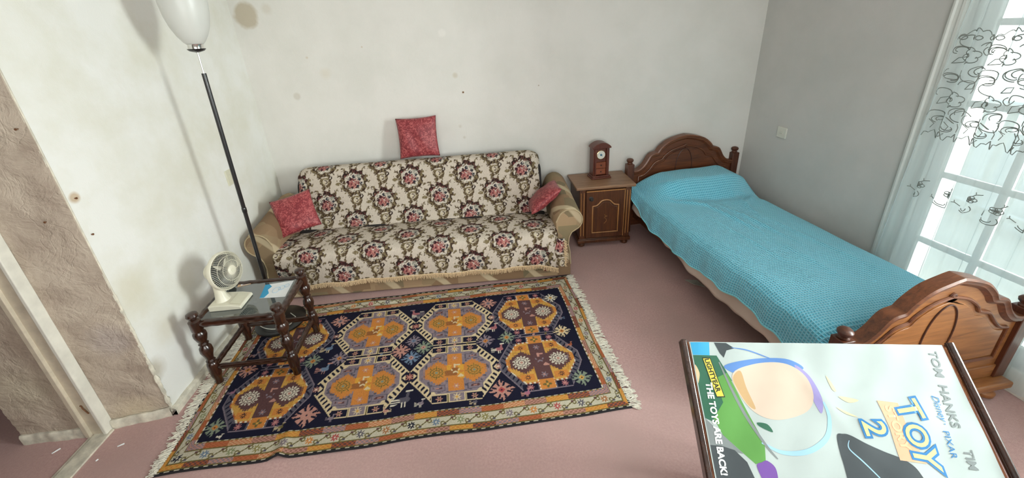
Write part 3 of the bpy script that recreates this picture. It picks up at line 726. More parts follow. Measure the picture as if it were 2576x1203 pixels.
for u_, s_ in ((0.0, -1), (1.0, 1)):
    L = 0.060 if s_ > 0 else 0.045
    pts = []
    for i in range(420):
        v_ = (i+rr.random())/420; p = edge_pt(u_, v_); p.z = 0.004+0.003*rr.random()
        pts.append((p-Vector((0.012*s_, 0, 0)), (s_*(L if s_ > 0 else 0.045+0.040*min(1, v_*2)), -0.02*rr.random(), 0), (0, 0, 1)))
    fringe('fringe', rug, pts, 'rug_fringe', 0, 0.9, 0.0024, 'off-white knotted end fringe')

# ------------------------------------------------------------------ sofa
SX = 1.297
sofa = thing('sofa', (SX, -0.80, 0), 0, 'beige and brown patchwork sofa with rolled arms standing against the back wall', 'sofa')
def roll_profile():
    """outline of one arm front, x outward from the inner face, z up"""
    pts = []
    pts += [(0.0, 0.02), (0.0, 0.50)]
    cx, cz, r = 0.105, 0.508, 0.094
    for k in range(15): t = PI-0.35 - (PI+0.75)*k/14; pts.append((cx+r*math.cos(t), cz+r*math.sin(t)))
    pts += [(0.118, 0.405), (0.098, 0.36), (0.092, 0.30), (0.104, 0.24), (0.112, 0.12), (0.112, 0.02)]
    return pts
AP = roll_profile()
for s_ in (-1, 1):
    def f(y, sc_=1.0, dz=0.0):
        return lambda a, b_: Vector((s_*(1.058+a*1.0), y, b_+(dz*max(0, (b_-0.3)/0.3))))
    arm = MB(); n = len(AP); ys = [0.0, 0.01, 0.2, 0.42, 0.60, 0.66]; dzs = [-0.012, 0.0, 0.02, 0.05, 0.07, 0.06]
    rows = []
    for y, dz in zip(ys, dzs): rows += [f(y, 1, dz)(*p) for p in AP]
    arm.add(rows, [(i*n+k, i*n+(k+1) % n, (i+1)*n+(k+1) % n, (i+1)*n+k) for i in range(len(ys)-1) for k in range(n)]+[tuple(range(n)), tuple(range(len(ys)*n-1, (len(ys)-1)*n-1, -1))])
    ao = arm.build('arm', 'patch_cloth', sofa, bevel=0.006)
    pip = MB(); pip.tube([f(-0.002, 1, -0.012)(*p) for p in AP[1:-1]], 0.005, 6); pip.build('piping', 'gold_wood', ao).data.materials[0] = plain('piping_cloth', (0.42, 0.33, 0.2), 0.9)
b = MB(); b.box2((-1.056, 0.03, 0.03), (1.056, 0.60, 0.20)); b.box2((-1.07, -0.004, 0.02), (1.07, 0.03, 0.205)); b.build('base', 'patch_cloth', sofa, bevel=0.01)
b = MB(); b.box2((-1.050, -0.03, 0.21), (1.050, 0.52, 0.40)); part_label(b.build('seat_cushion', 'sofa_black', sofa, bevel=0.03, seg=3), 'dark seat cushion')
# backrest, rounded at its top corners
b = MB()
def back_outline(w, h0, h1, r):
    p = [(-w, h0)]
    for k in range(9): t = PI-PI/2*k/8; p.append((-w+r+r*math.cos(t), h1-r+r*math.sin(t)))
    for k in range(9): t = PI/2-PI/2*k/8; p.append((w-r+r*math.cos(t), h1-r+r*math.sin(t)))
    p.append((w, h0)); return p
def leany(z): return 0.455+(z-0.38)*0.29
bo = back_outline(1.040, 0.24, 0.845, 0.12)
b.prism(bo, lambda x, z: Vector((x, leany(z), z)), lambda x, z: Vector((x, min(leany(z)+0.19, 0.73), z)))
part_label(b.build('backrest', 'sofa_black', sofa, bevel=0.03, seg=3), 'black backrest seen at both ends of the cover')
b = MB(); b.lathe([(0.006, 0), (0.017, 0.002), (0.019, 0.007), (0.012, 0.012)], (0.970, -0.003, 0.095), (0, -1, 0), 18); part_label(b.build('knob', 'button_red', sofa), 'dark red round button')
for x in (-1.0, 1.0):
    for y in (0.06, 0.55): b = MB(); b.cyl((x, y, 0), (x, y, 0.035), 0.02, 0.024, 14); b.build('foot', 'black_metal', sofa)

# ------------------------------------------------------------------ sofa cover (tapestry throw)
CXM = 2.135/2
prof = [(-0.052, 0.170), (-0.062, 0.25), (-0.060, 0.34), (-0.050, 0.395), (-0.020, 0.422), (0.06, 0.430), (0.20, 0.424), (0.33, 0.410), (0.40, 0.398), (0.425, 0.400), (0.438, 0.425), (0.452, 0.47), (0.483, 0.60), (0.524, 0.74), (0.548, 0.83), (0.566, 0.866), (0.60, 0.882), (0.66, 0.880), (0.705, 0.862)]
PP = [Vector((p[0], p[1], 0)) for p in prof]; PC = bez([(p.x, p.y) for p in PP], 8)
arc = [0.0]
for i in range(1, len(PC)): arc.append(arc[-1]+(PC[i]-PC[i-1]).length)
arc = np.array(arc); PCx = np.array([p.x for p in PC]); PCz = np.array([p.y for p in PC]); TL_ = arc[-1]
def cover_pos(U, V):
    t = V*TL_; y = np.interp(t, arc, PCx); z = np.interp(t, arc, PCz)
    x = (U-0.5)*2*CXM
    back = np.clip((t-0.80)/0.05, 0, 1); seat = 1-back
    # seat part reaches the arms; back part narrower and rounded off at the top corners
    halfw = 1.062 + (1.030-1.062)*back
    e = np.abs(U-0.5)*2
    x = np.sign(U-0.5)*e*halfw
    corner = np.clip((e*halfw-(halfw-0.13))/0.13, 0, 1)
    z = z - back*0.055*corner**3*np.clip((t-1.02)/0.2, 0, 1)
    y = y + back*0.05*corner**4
    # hanging front: hem swings and rises towards both ends
    front = np.clip((0.25-t)/0.25, 0, 1)
    z = z - front*(0.035*(1-U)) + front*0.02*np.sin(U*5.5)*0.6 + front*np.where(U > 0.93, -0.05*(U-0.93)/0.07, 0.0)
    y = y - front*0.006*np.sin(U*34) - 0.035*front*np.clip((0.10-U)/0.10, 0, 1)*-1
    # soft seat and a few creases
    puff = 0.012*np.sin(np.clip((t-0.27)/0.50, 0, 1)*PI)*np.sin(U*PI)
    z = z + puff + 0.004*np.sin(U*19+t*7)*seat*(1-front) + 0.003*np.sin(U*47+t*13)*seat
    crease = np.exp(-((t-0.88-0.05*np.sin(U*8))/0.012)**2)*np.clip((0.30-U)/0.2, 0, 1)
    y = y - back*0.004*np.sin(U*27+t*9) + crease*0.008
    return np.stack([x, y, z], -1)
def tapestry(U, V):
    X = U*2*CXM; T = V*TL_
    n_ = U.size; C_ = np.empty((n_, 3)); base = np.array((0.60, 0.525, 0.44))
    sl = vnoise(X*260, T*60, 2)*0.10+0.93; C_[:] = base*sl[:, None]
    x0 = SX-CXM
    row = np.floor((T-0.07)/0.17+0.5).astype(int)
    for dr in (1, 0, -1):
        rw = row+dr; ty = 0.07+0.17*rw
        off = np.where(rw % 2 == 0, 0.733-x0, 0.975-x0)
        kx = np.round((X-off)/0.49); cx = off+0.49*kx
        for dk in (0,):
            x = X-cx; y = T-ty
            nz = vnoise(X*58+kx*0, T*58, 11); nz2 = vnoise(x*85+40, y*85+40, 5); nz3 = vnoise(x*130+40, y*130+40, 6)
            r = np.hypot(x, y*1.02); th = np.arctan2(y, x)
            rim = 0.112+0.007*np.sin(th*9)+0.006*np.sin(th*15+1)+0.008*(nz2-0.5)
            inn = 0.080+0.006*np.sin(th*7+2)+0.010*(nz3-0.5)
            low = (np.sin(th) < -0.35)
            ring = (r < rim) & (r > inn)
            brown = np.array((0.085, 0.055, 0.032)); olive = np.array((0.20, 0.155, 0.085)); dark = np.array((0.035, 0.020, 0.018)); wine = np.array((0.16, 0.045, 0.045))
            leaf = ring & (nz2 > 0.12)
            C_[leaf] = olive
            C_[ring & (nz3 > 0.40) & (nz2 > 0.15)] = brown
            C_[ring & (nz3 > 0.66)] = dark
            top = ring & (np.sin(th) > 0.35) & (nz2 > 0.25)
            C_[top & (nz3 > 0.35)] = dark; C_[top & (nz3 < 0.30)] = wine
            outer = (r > rim-0.004) & (r < rim+0.022+0.02*(np.sin(th) > 0.2)) & (np.sin(th*14+nz2*3) > 0.35) & (np.sin(th) > -0.75)
            C_[outer & (nz2 > 0.35)] = brown; C_[outer & (nz2 > 0.62)] = olive
            leafL = (np.hypot((x+0.132)*0.9, (y+0.005)*1.6) < 0.022) & (nz3 > 0.25); C_[leafL] = olive
            # white ground inside the wreath
            C_[(r < inn) & (nz2 > 0.45)] = (0.64, 0.59, 0.51)
            C_[(r < inn) & (nz2 > 0.68)] = (0.30, 0.27, 0.22)
            C_[(r < inn) & (r > 0.052) & (nz3 > 0.72)] = brown
            # bouquet
            rb = np.hypot(x+0.004, (y+0.010)*1.15)
            C_[(rb < 0.050) & (nz3 > 0.25)] = (0.33, 0.11, 0.105)
            C_[(rb < 0.046) & (nz3 > 0.66)] = (0.50, 0.26, 0.21)
            C_[(rb < 0.050) & (nz2 < 0.30)] = (0.08, 0.018, 0.022)
            for ax_, ay_, rr_ in ((-0.052, 0.004, 0.014), (-0.030, 0.030, 0.014), (0.004, 0.046, 0.015), (0.048, 0.022, 0.013), (0.058, -0.010, 0.013), (0.030, -0.034, 0.011), (-0.018, -0.042, 0.011)):
                C_[(np.hypot(x-ax_, y-ay_) < rr_) & (nz3 > 0.22)] = (0.035, 0.035, 0.045) if ax_ > 0 else (0.05, 0.018, 0.022)
            gr = (np.hypot(x-0.045, y-0.045) < 0.020) & (np.sin((x-y)*420) > 0.1); C_[gr] = (0.25, 0.26, 0.22)
            # scroll hanging below
            xs, ys_ = x-0.006, y+0.150
            rs = np.hypot(xs, ys_); C_[(np.abs(rs-0.036) < 0.013+0.006*(nz2-0.5)) & (ys_ < 0.034) & (nz3 > 0.25)] = olive
            C_[(np.abs(rs-0.040) < 0.010) & (nz3 > 0.55) & (ys_ < 0.02)] = brown
            C_[(rs < 0.024) & (nz2 > 0.35)] = (0.58, 0.50, 0.36); C_[(np.abs(rs-0.014) < 0.004) & (xs > -0.005)] = brown
            C_[(np.hypot(xs+0.020, (ys_+0.052)*0.8) < 0.012)] = brown
            C_[(np.hypot(x-0.052, y+0.118) < 0.018) & (nz3 > 0.4)] = dark; C_[(np.hypot(x+0.045, y+0.110) < 0.018) & (nz3 > 0.45)] = brown
    return C_
nu, nv = 400, 300
Ug, Vg = np.meshgrid(np.linspace(0, 1, nu), np.linspace(0, 1, nv))
cover = thing('sofa_cover', (SX, -0.80, 0), 0, 'cream tapestry sofa cover with floral wreath pattern draped over the sofa', 'sofa cover')
co = yarn_grid('cloth', cover_pos, nu, nv, tapestry(Ug.ravel(), Vg.ravel()), 'tapestry_yarn', cover)
md = co.modifiers.new('solid', 'SOLIDIFY'); md.thickness = 0.004; md.offset = -1
def cpt(u, v): return Vector(cover_pos(np.array([u]), np.array([v]))[0])
pts = []
for i in range(620):
    u_ = (i+0.5)/620; p = cpt(u_, 0.0); pts.append((p+Vector((0, -0.003, 0.010)), (0, 0, -0.036), (0, -1, 0)))
fr = fringe('fringe', cover, pts, 'cover_fringe', 0, 0.25, 0.0018, 'straw-coloured fringe along the hem')
g = MB(); g.tube([cpt(i/80, 0)+Vector((0, -0.004, 0.010)) for i in range(81)], 0.0045, 6); part_label(g.build('braid', 'cover_fringe', cover), 'straw-coloured braid')
# right side flap of the cover turned against the arm
g = MB(); g.grid(lambda a, c: Vector((1.045+0.075*a, -0.048-0.012*math.sin(a*PI)-0.004*c, 0.165+0.215*c-0.03*a+0.02*a*math.sin(c*6))), 8, 14)
fo = yarn_grid('side_flap', lambda U, V: np.stack([1.040+0.070*U+0.008*np.sin(V*9), -0.066-0.010*np.sin(U*PI)+0.02*U*V, 0.165+0.225*V-0.025*U+0.015*np.sin(V*7)*U], -1), 30, 60, tapestry((0.1+0.035*np.tile(np.linspace(0, 1, 30), 60)), np.repeat(np.linspace(0, 1, 60), 30)*0.16+0.30), 'tapestry_yarn', cover)
md = fo.modifiers.new('solid', 'SOLIDIFY'); md.thickness = 0.004
pts = [(Vector((1.105+0.006*math.sin(i), -0.062, 0.15+i*0.0036)), (0.020, -0.004, -0.012), (0, -1, 0)) for i in range(62)]
fringe('fringe', cover, pts, 'cover_fringe', 0, 0.5, 0.0018, 'cream fringe on the turned edge')

# ------------------------------------------------------------------ cushions
def cushion(name, c, e1, e2, n_, size, th, label):
    e1 = Vector(e1).normalized(); n_ = Vector(n_); e2 = Vector(e2); e2 = (e2-e1*e2.dot(e1)).normalized(); n_ = e1.cross(e2)
    R = Matrix((e1, e2, n_)).transposed().to_4x4()
    g = MB(); N = 25; rr = random.Random(len(label))
    def S(sgn):
        def fn(a, b_):
            x, y = 2*a-1, 2*b_-1
            pinch = 1-0.075*(1-abs(x)**2)*abs(y)**3 - 0.0*abs(x)
            px = x*size/2*(1-0.07*(1-x*x)**0+0.0)*(1-0.06*(1-y*y)*abs(x)**2); py = y*size/2*(0.93)*(1-0.06*(1-x*x)*abs(y)**2)
            h = th/2*((1-abs(x)**2.6)*(1-abs(y)**2.6))**0.55
            h += 0.006*math.sin(7*x+3*y)*(1-x*x)*(1-y*y)
            return Vector((px, py, sgn*h))
        return fn
    g.grid(S(1), N, N); g.grid(S(-1), N, N, True)
    bm = bmesh.new(); me = bpy.data.meshes.new(name)
    me.from_pydata([tuple(p) for p in g.v], [], g.f); bm.from_mesh(me); bmesh.ops.remove_doubles(bm, verts=bm.verts, dist=0.0004); bmesh.ops.recalc_face_normals(bm, faces=bm.faces); bm.to_mesh(me); bm.free()
    me.polygons.foreach_set('use_smooth', [True]*len(me.polygons)); me.materials.append(MATS['red_damask'])
    o = bpy.data.objects.new(name, me); COL.objects.link(o); o.matrix_world = Matrix.Translation(Vector(c)) @ R
    tag(o, label, 'cushion', 'red damask cushions'); return o
def cush4(TL, TR, BR, BL, th, label, push=0.0):
    TL, TR, BR, BL = map(Vector, (TL, TR, BR, BL)); c = (TL+TR+BR+BL)/4; e1 = (TR-TL)+(BR-BL); e2 = (TL-BL)+(TR-BR); sz = (e1.length+e2.length)/4
    n = e1.cross(e2).normalized(); return cushion('throw_cushion', c+n*push, e1, e2, n, sz*1.06, th, label)
cush4((1.135, -0.085, 1.228), (1.478, -0.085, 1.235), (1.488, -0.155, 0.888), (1.150, -0.155, 0.886), 0.085, 'square red damask cushion standing upright on top of the sofa back against the wall')
cush4((0.100, -0.42, 0.705), (0.350, -0.375, 0.770), (0.535, -0.50, 0.470), (0.285, -0.625, 0.445), 0.10, 'red damask cushion tilted against the left arm of the sofa', 0.03)
cushion('throw_cushion', (2.318, -0.470, 0.570), (0.78, 0.05, 0.62), (0.10, 0.99, -0.05), (-0.6, 0, 0.8), 0.335, 0.11, 'red damask cushion tilted against the right arm of the sofa')

# ------------------------------------------------------------------ nightstand
ns = thing('nightstand', (2.864, -0.37, 0), 0, 'small dark wooden nightstand with arched panel door between sofa and bed', 'nightstand')
HW = 0.222
b = MB(); b.box2((-HW, 0.012, 0.075), (HW, 0.34, 0.556)); b.build('body', 'stand_wood', ns, bevel=0.003)
b = MB(); b.box2((-0.2547, -0.012, 0.557), (0.2547, 0.345, 0.583)); part_label(b.build('top', 'stand_top_wood', ns, bevel=0.006, seg=3), 'paler worn wooden top')
b = MB(); b.box2((-0.236, -0.006, 0.045), (0.236, 0.345, 0.078)); b.box2((-0.229, 0.0, 0.078), (0.229, 0.345, 0.088)); b.build('plinth', 'stand_wood', ns, bevel=0.006)
for x in (-0.195, 0.195):
    for y in (0.035, 0.30): b = MB(); b.lathe([(0.016, 0), (0.030, 0.010), (0.032, 0.026), (0.020, 0.040), (0.024, 0.046)], (x, y, 0), (0, 0, 1), 20); b.build('foot', 'stand_wood', ns)
for x in (-0.198, 0.198):
    b = MB(); b.box2((x-0.024, -0.002, 0.09), (x+0.024, 0.014, 0.553)); pl = b.build('pilaster', 'stand_wood', ns, bevel=0.003)
    for dx in (-0.012, 0.012): b = MB(); b.box2((x+dx-0.003, -0.005, 0.12), (x+dx+0.003, -0.001, 0.53)); part_label(b.build('bead', 'gold_wood', pl, bevel=0.001), 'pale beading line')
b = MB(); b.box2((-0.168, -0.010, 0.098), (0.168, 0.012, 0.548)); dr = b.build('door', 'stand_wood', ns, bevel=0.004)
b = MB(); b.box2((-0.168, -0.013, 0.538), (0.168, -0.009, 0.546)); b.box2((0.160, -0.013, 0.10), (0.166, -0.009, 0.545)); part_label(b.build('edge_bead', 'gold_wood', dr), 'pale wooden bead')
def arched(w, h0, h1, rise):
    top = bez([(-w, h1), (-w*0.72, h1+0.004), (-w*0.55, h1+rise*0.35), (-w*0.32, h1+rise*0.85), (0, h1+rise), (w*0.32, h1+rise*0.85), (w*0.55, h1+rise*0.35), (w*0.72, h1+0.004), (w, h1)], 5)
    return [(-w, h0)]+[(p.x, p.y) for p in top]+[(w, h0)]
ap = arched(0.112, 0.150, 0.405, 0.052)
b = MB(); b.tube([Vector((x, -0.011, z)) for x, z in ap], 0.0058, 8, True); part_label(b.build('panel_moulding', 'gold_wood', dr), 'pale arched moulding')
ap2 = arched(0.098, 0.165, 0.392, 0.048); b = MB(); b.prism(ap2, lambda x, z: Vector((x, -0.009, z)), lambda x, z: Vector((x, -0.015, z))); b.build('panel', 'stand_wood', dr, bevel=0.004)
for k in range(6):
    t = k*PI/3
b = MB(); b.tube([Vector((0.016*math.cos(t)*math.cos(3*t), -0.0155, 0.305+0.022*math.sin(t)*math.cos(3*t))) for t in [i*2*PI/60 for i in range(60)]], 0.0018, 5, True)
b.tube([Vector((0.012*math.sin(4*s), -0.0155, 0.285-0.05*s)) for s in [i/30 for i in range(31)]], 0.0016, 5); part_label(b.build('carving', 'gold_wood', dr), 'small carved flower')
b = MB(); b.lathe([(0.017, 0), (0.019, 0.003), (0.008, 0.006), (0.007, 0.014), (0.015, 0.020), (0.017, 0.026), (0.010, 0.032)], (-0.128, -0.010, 0.478), (0, -1, 0), 20); part_label(b.build('knob', 'dark_metal', dr), 'dark round knob')

# ------------------------------------------------------------------ mantel clock
ck = thing('mantel_clock', (2.868, -0.150, 0.583), 0.10, 'small reddish wooden mantel clock with arched top on the nightstand', 'clock')
b = MB(); b.box2((-0.088, -0.062, 0), (0.088, 0.062, 0.016)); b.box2((-0.081, -0.056, 0.016), (0.081, 0.058, 0.028)); b.build('base', 'clock_wood', ck, bevel=0.004)
W = 0.072
b = MB(); b.box2((-W, -0.038, 0.028), (-W+0.012, 0.050, 0.275)); b.box2((W-0.012, -0.038, 0.028), (W, 0.050, 0.275)); b.box2((-W+0.012, -0.020, 0.028), (W-0.012, 0.050, 0.275)); b.build('case', 'clock_wood', ck, bevel=0.002)
for x in (-0.053, 0.053): b = MB(); b.box2((x-0.007, -0.042, 0.028), (x+0.007, -0.018, 0.272)); b.build('side_strip', 'clock_wood', ck, bevel=0.002)
def arcp(w, rise, n=14):
    R_ = (w*w+rise*rise)/(2*rise); a0 = math.asin(w/R_)
    return [(R_*math.sin(-a0+2*a0*i/n), R_*math.cos(-a0+2*a0*i/n)-R_+rise) for i in range(n+1)]
ar = arcp(0.083, 0.040); pol = [(x, z+0.283) for x, z in ar]+[(0.083, 0.272), (-0.083, 0.272)]
b = MB(); b.prism(pol, lambda x, z: Vector((x, -0.052, z)), lambda x, z: Vector((x, 0.055, z))); b.build('arched_top', 'clock_wood', ck, bevel=0.004)
b = MB(); b.box2((-0.046, -0.026, 0.150), (0.046, -0.018, 0.272)); fp = b.build('face_panel', 'clock_wood', ck, bevel=0.002)
b = MB(); b.lathe([(0.040, 0), (0.040, 0.005), (0.036, 0.007), (0.035, 0.003)], (0, -0.026, 0.212), (0, -1, 0), 36); part_label(b.build('bezel', 'brass', fp), 'brass bezel')
b = MB(); b.lathe([(0.036, 0), (0.036, 0.003)], (0, -0.028, 0.212), (0, -1, 0), 36); dl = part_label(b.build('dial', 'clock_dial', ck), 'white round dial')
b = MB()
for k in range(12):
    t = k*PI/6; b.box((0.0255*math.sin(t), -0.0315, 0.212+0.0255*math.cos(t)), (0.0018, 0.0006, 0.005), mat=Matrix.Rotation(t, 3, 'Y'))
b.lathe([(0.011, 0), (0.011, 0.0006)], (0, -0.0311, 0.212), (0, -1, 0), 20); b.build('hour_marks', 'clock_ink', dl)
b = MB(); b.box((0.006, -0.0322, 0.205), (0.0022, 0.0006, 0.020), mat=Matrix.Rotation(-0.9, 3, 'Y')); b.box((-0.007, -0.0326, 0.218), (0.0016, 0.0006, 0.026), mat=Matrix.Rotation(-0.9, 3, 'Y')); b.build('hands', 'black_metal', dl)
for z0, z1 in ((0.034, 0.087), (0.091, 0.146)):
    b = MB(); b.box2((-0.046, -0.032, z0), (0.046, -0.012, z1)); dwr = part_label(b.build('drawer', 'clock_light', ck, bevel=0.002), 'lighter orange-brown drawer')
    b = MB(); b.lathe([(0.003, 0), (0.0035, 0.004), (0.006, 0.007), (0.004, 0.011)], (0, -0.032, (z0+z1)/2), (0, -1, 0), 12); b.build('knob', 'dark_metal', dwr)

# ------------------------------------------------------------------ bed (local x across, y towards the wall: -y is the foot end)
BED = (3.1535, -0.117, 0); BR = 0.0986
bed = thing('bed', BED, BR, 'single wooden bed with carved arched headboard and footboard under a blue bedspread', 'bed')
def board_outline(w, zb, zs, zn, zt, inset=0.0):
    """left half then mirrored: side height zs, notch height zn, crown zt"""
    h = w/2; L = []
    L += [(-h+inset, zb)]
    s1 = bez([(-h+inset, zs-inset*0.9), (-h+0.05, zs+0.012-inset), (-h+0.10, zs+0.055-inset), (-h+0.15, zn-0.022-inset), (-h+0.205+inset*0.2, zn-0.004-inset*0.9)], 6)
    L += [(p.x, p.y) for p in s1]
    s2 = bez([(-h+0.215+inset*0.3, zn-inset*0.9), (-h+0.245+inset*0.2, zn+0.040-inset), (-h+0.31, zn+(zt-zn)*0.68-inset), (-h+0.40, zt-0.012-inset), (0, zt-inset)], 7)
    L += [(p.x, p.y) for p in s2]
    return L+[(-x, z) for x, z in L[-2::-1]]
def bed_board(x0, x1, y, zb, zs, zn, zt, name, face, mat, post_h, pw=0.062, foot=False, rimm='rim_wood'):
    cx = (x0+x1)/2; w = x1-x0-pw
    bd = bpy.data.objects.new(name, None)
    o = board_outline(w, zb, zs, zn, zt)
    b = MB(); b.prism(o, lambda x, z: Vector((cx+x, y-0.013, z)), lambda x, z: Vector((cx+x, y+0.013, z))); bd = b.build(name, mat, bed, bevel=0.002)
    # heavy moulded rim following the outline
    def off(pts, d):
        out = []
        for i, p in enumerate(pts):
            a = Vector(pts[max(i-1, 0)]); c = Vector(pts[min(i+1, len(pts)-1)]); t = (c-a); t = t.normalized() if t.length else Vector((1, 0)); out.append((p[0]+t.y*d, p[1]-t.x*d))
        return out
    path = [p for p in o[1:-1]]
    rim = MB(); sec = [(-0.006, 0.030), (0.004, 0.036), (0.012, 0.030), (0.022, 0.029), (0.030, 0.020), (0.038, 0.014)]
    full = sec+[(d, -k) for d, k in sec[::-1]]
    m_ = len(full); n = len(path); vs = []
    for i, p in enumerate(path):
        a = Vector(path[max(i-1, 0)]); c = Vector(path[min(i+1, n-1)]); t = (c-a).normalized()
        for d, k in full: vs.append((cx+p[0]+t.y*d, y-k, p[1]-t.x*d))
    rim.add(vs, [(i*m_+k, i*m_+(k+1) % m_, (i+1)*m_+(k+1) % m_, (i+1)*m_+k) for i in range(n-1) for k in range(m_)]+[tuple(range(m_)), tuple(range(n*m_-1, (n-1)*m_-1, -1))])
    rim.build('rim', rimm, bd)
    for side in ((-1, 1) if not foot else (-1, 1)):
        o2 = board_outline(w-0.10, zb+0.10, zs-0.055, zn-0.070, zt-0.085, 0.0); yy = y+side*0.016
        gr = MB(); path2 = [Vector((cx+x, yy, z)) for x, z in o2]; gr.tube(path2, 0.0085, 8, True); gr.build('panel_moulding', rimm, bd)
        o3 = board_outline(w-0.135, zb+0.12, zs-0.070, zn-0.092, zt-0.105, 0.0)
        pn = MB(); pn.prism(o3, lambda x, z: Vector((cx+x, y, z)), lambda x, z: Vector((cx+x, y+side*0.019, z))); pnl = pn.build('panel', mat, bd, bevel=0.005)
        ov = MB(); zc = zt-0.335 + (0.02 if foot else 0.04); ra, rb = 0.078, 0.175
        ov.tube([Vector((cx+ra*math.cos(t), y+side*0.0205, zc+rb*math.sin(t))) for t in [i*2*PI/48 for i in range(48)]], 0.0042, 7, True); ov.build('oval_groove', 'bed_wood_dark', pnl)
    for x in (x0, x1):
        p = MB(); p.box2((x-pw/2, y-pw/2, 0.0 if not foot else 0.10), (x+pw/2, y+pw/2, post_h-0.052)); po = p.build('post', 'bed_wood_z', bed, bevel=0.003)
        k = MB(); k.lathe([(0.022, 0), (0.024, 0.006), (0.019, 0.014), (0.029, 0.026), (0.031, 0.038), (0.024, 0.048), (0.010, 0.053)], (x, y, post_h-0.053), (0, 0, 1), 24); k.build('finial', 'bed_wood_z', po)
    return bd
bed_board(0.0, 1.014, 0.0, 0.06, 0.600, 0.755, 0.885, 'headboard', -1, 'bed_wood_x', 0.722)
FY = -2.085; FX1 = 0.955
bed_board(0.0, FX1, FY, 0.13, 0.470, 0.615, 0.752, 'footboard', -1, 'bed_wood_light', 0.560, foot=True)
b = MB(); b.box2((0.03, FY-0.022, 0.10), (FX1-0.03, FY+0.022, 0.175)); b.build('lower_rail', 'bed_wood_light', bed, bevel=0.004)
b = MB(); b.box2((-0.06, FY-0.075, 0.060), (FX1+0.035, FY+0.06, 0.098)); b.build('foot_plank', 'bed_wood_light', bed, bevel=0.010, seg=3)
for x in (0.03, FX1-0.06):
    for y in (FY-0.035,): b = MB(); b.lathe([(0.022, 0), (0.040, 0.012), (0.042, 0.030), (0.026, 0.050), (0.030, 0.061)], (x, y, 0), (0, 0, 1), 22); b.build('bun_foot', 'bed_wood_light', bed)
for x in (0.06, 0.93): b = MB(); b.box2((x-0.012, FY+0.03, 0.15), (x+0.012, -0.03, 0.27)); b.build('side_rail', 'bed_wood_x', bed, bevel=0.003)
b = MB()
for k in range(12): y = -0.15-k*0.165; b.box2((0.07, y-0.035, 0.255), (0.92, y+0.035, 0.272))
b.build('slats', 'stand_top_wood', bed, bevel=0.002)
mt = thing('mattress', BED, BR, 'mattress on the wooden bed, hidden beneath the sheet and blue bedspread', 'mattress')
b = MB(); b.box2((0.055, FY+0.15, 0.275), (0.90, -0.06, 0.43)); b.build('body', 'mattress_ticking', mt, bevel=0.04, seg=4)
def bed_top(v):   # v along the bed from the head, returns crown height
    return 0.478 + 0.006*np.sin(v*3.2+0.5)
def section(U, V, hemL, off, u0=-0.02, hemR=0.33):
    """U 0..1 from left hem over the bed to the right hem; V in metres from the head"""
    v = V
    top = bed_top(v)+off
    # path: hem (u0,hemL) -> up to the rounded edge -> across -> down on the wall side
    x = np.interp(U, [0, 0.10, 0.17, 0.23, 0.30, 0.78, 0.86, 0.92, 1.0], [u0-0.020, u0-0.006, u0+0.012, u0+0.045, u0+0.115, 0.755, 0.86, 0.925, 0.955])
    zl = np.interp(U, [0, 0.10, 0.17, 0.23, 0.30, 1], [0, 0.5, 0.80, 0.93, 1.0, 1.0])
    zr = np.interp(U, [0, 0.70, 0.78, 0.86, 0.92, 1.0], [0, 0, 0.02, 0.16, 0.50, 1.0])
    z = hemL+(top-hemL)*zl - (top-hemR)*zr
    return x, z
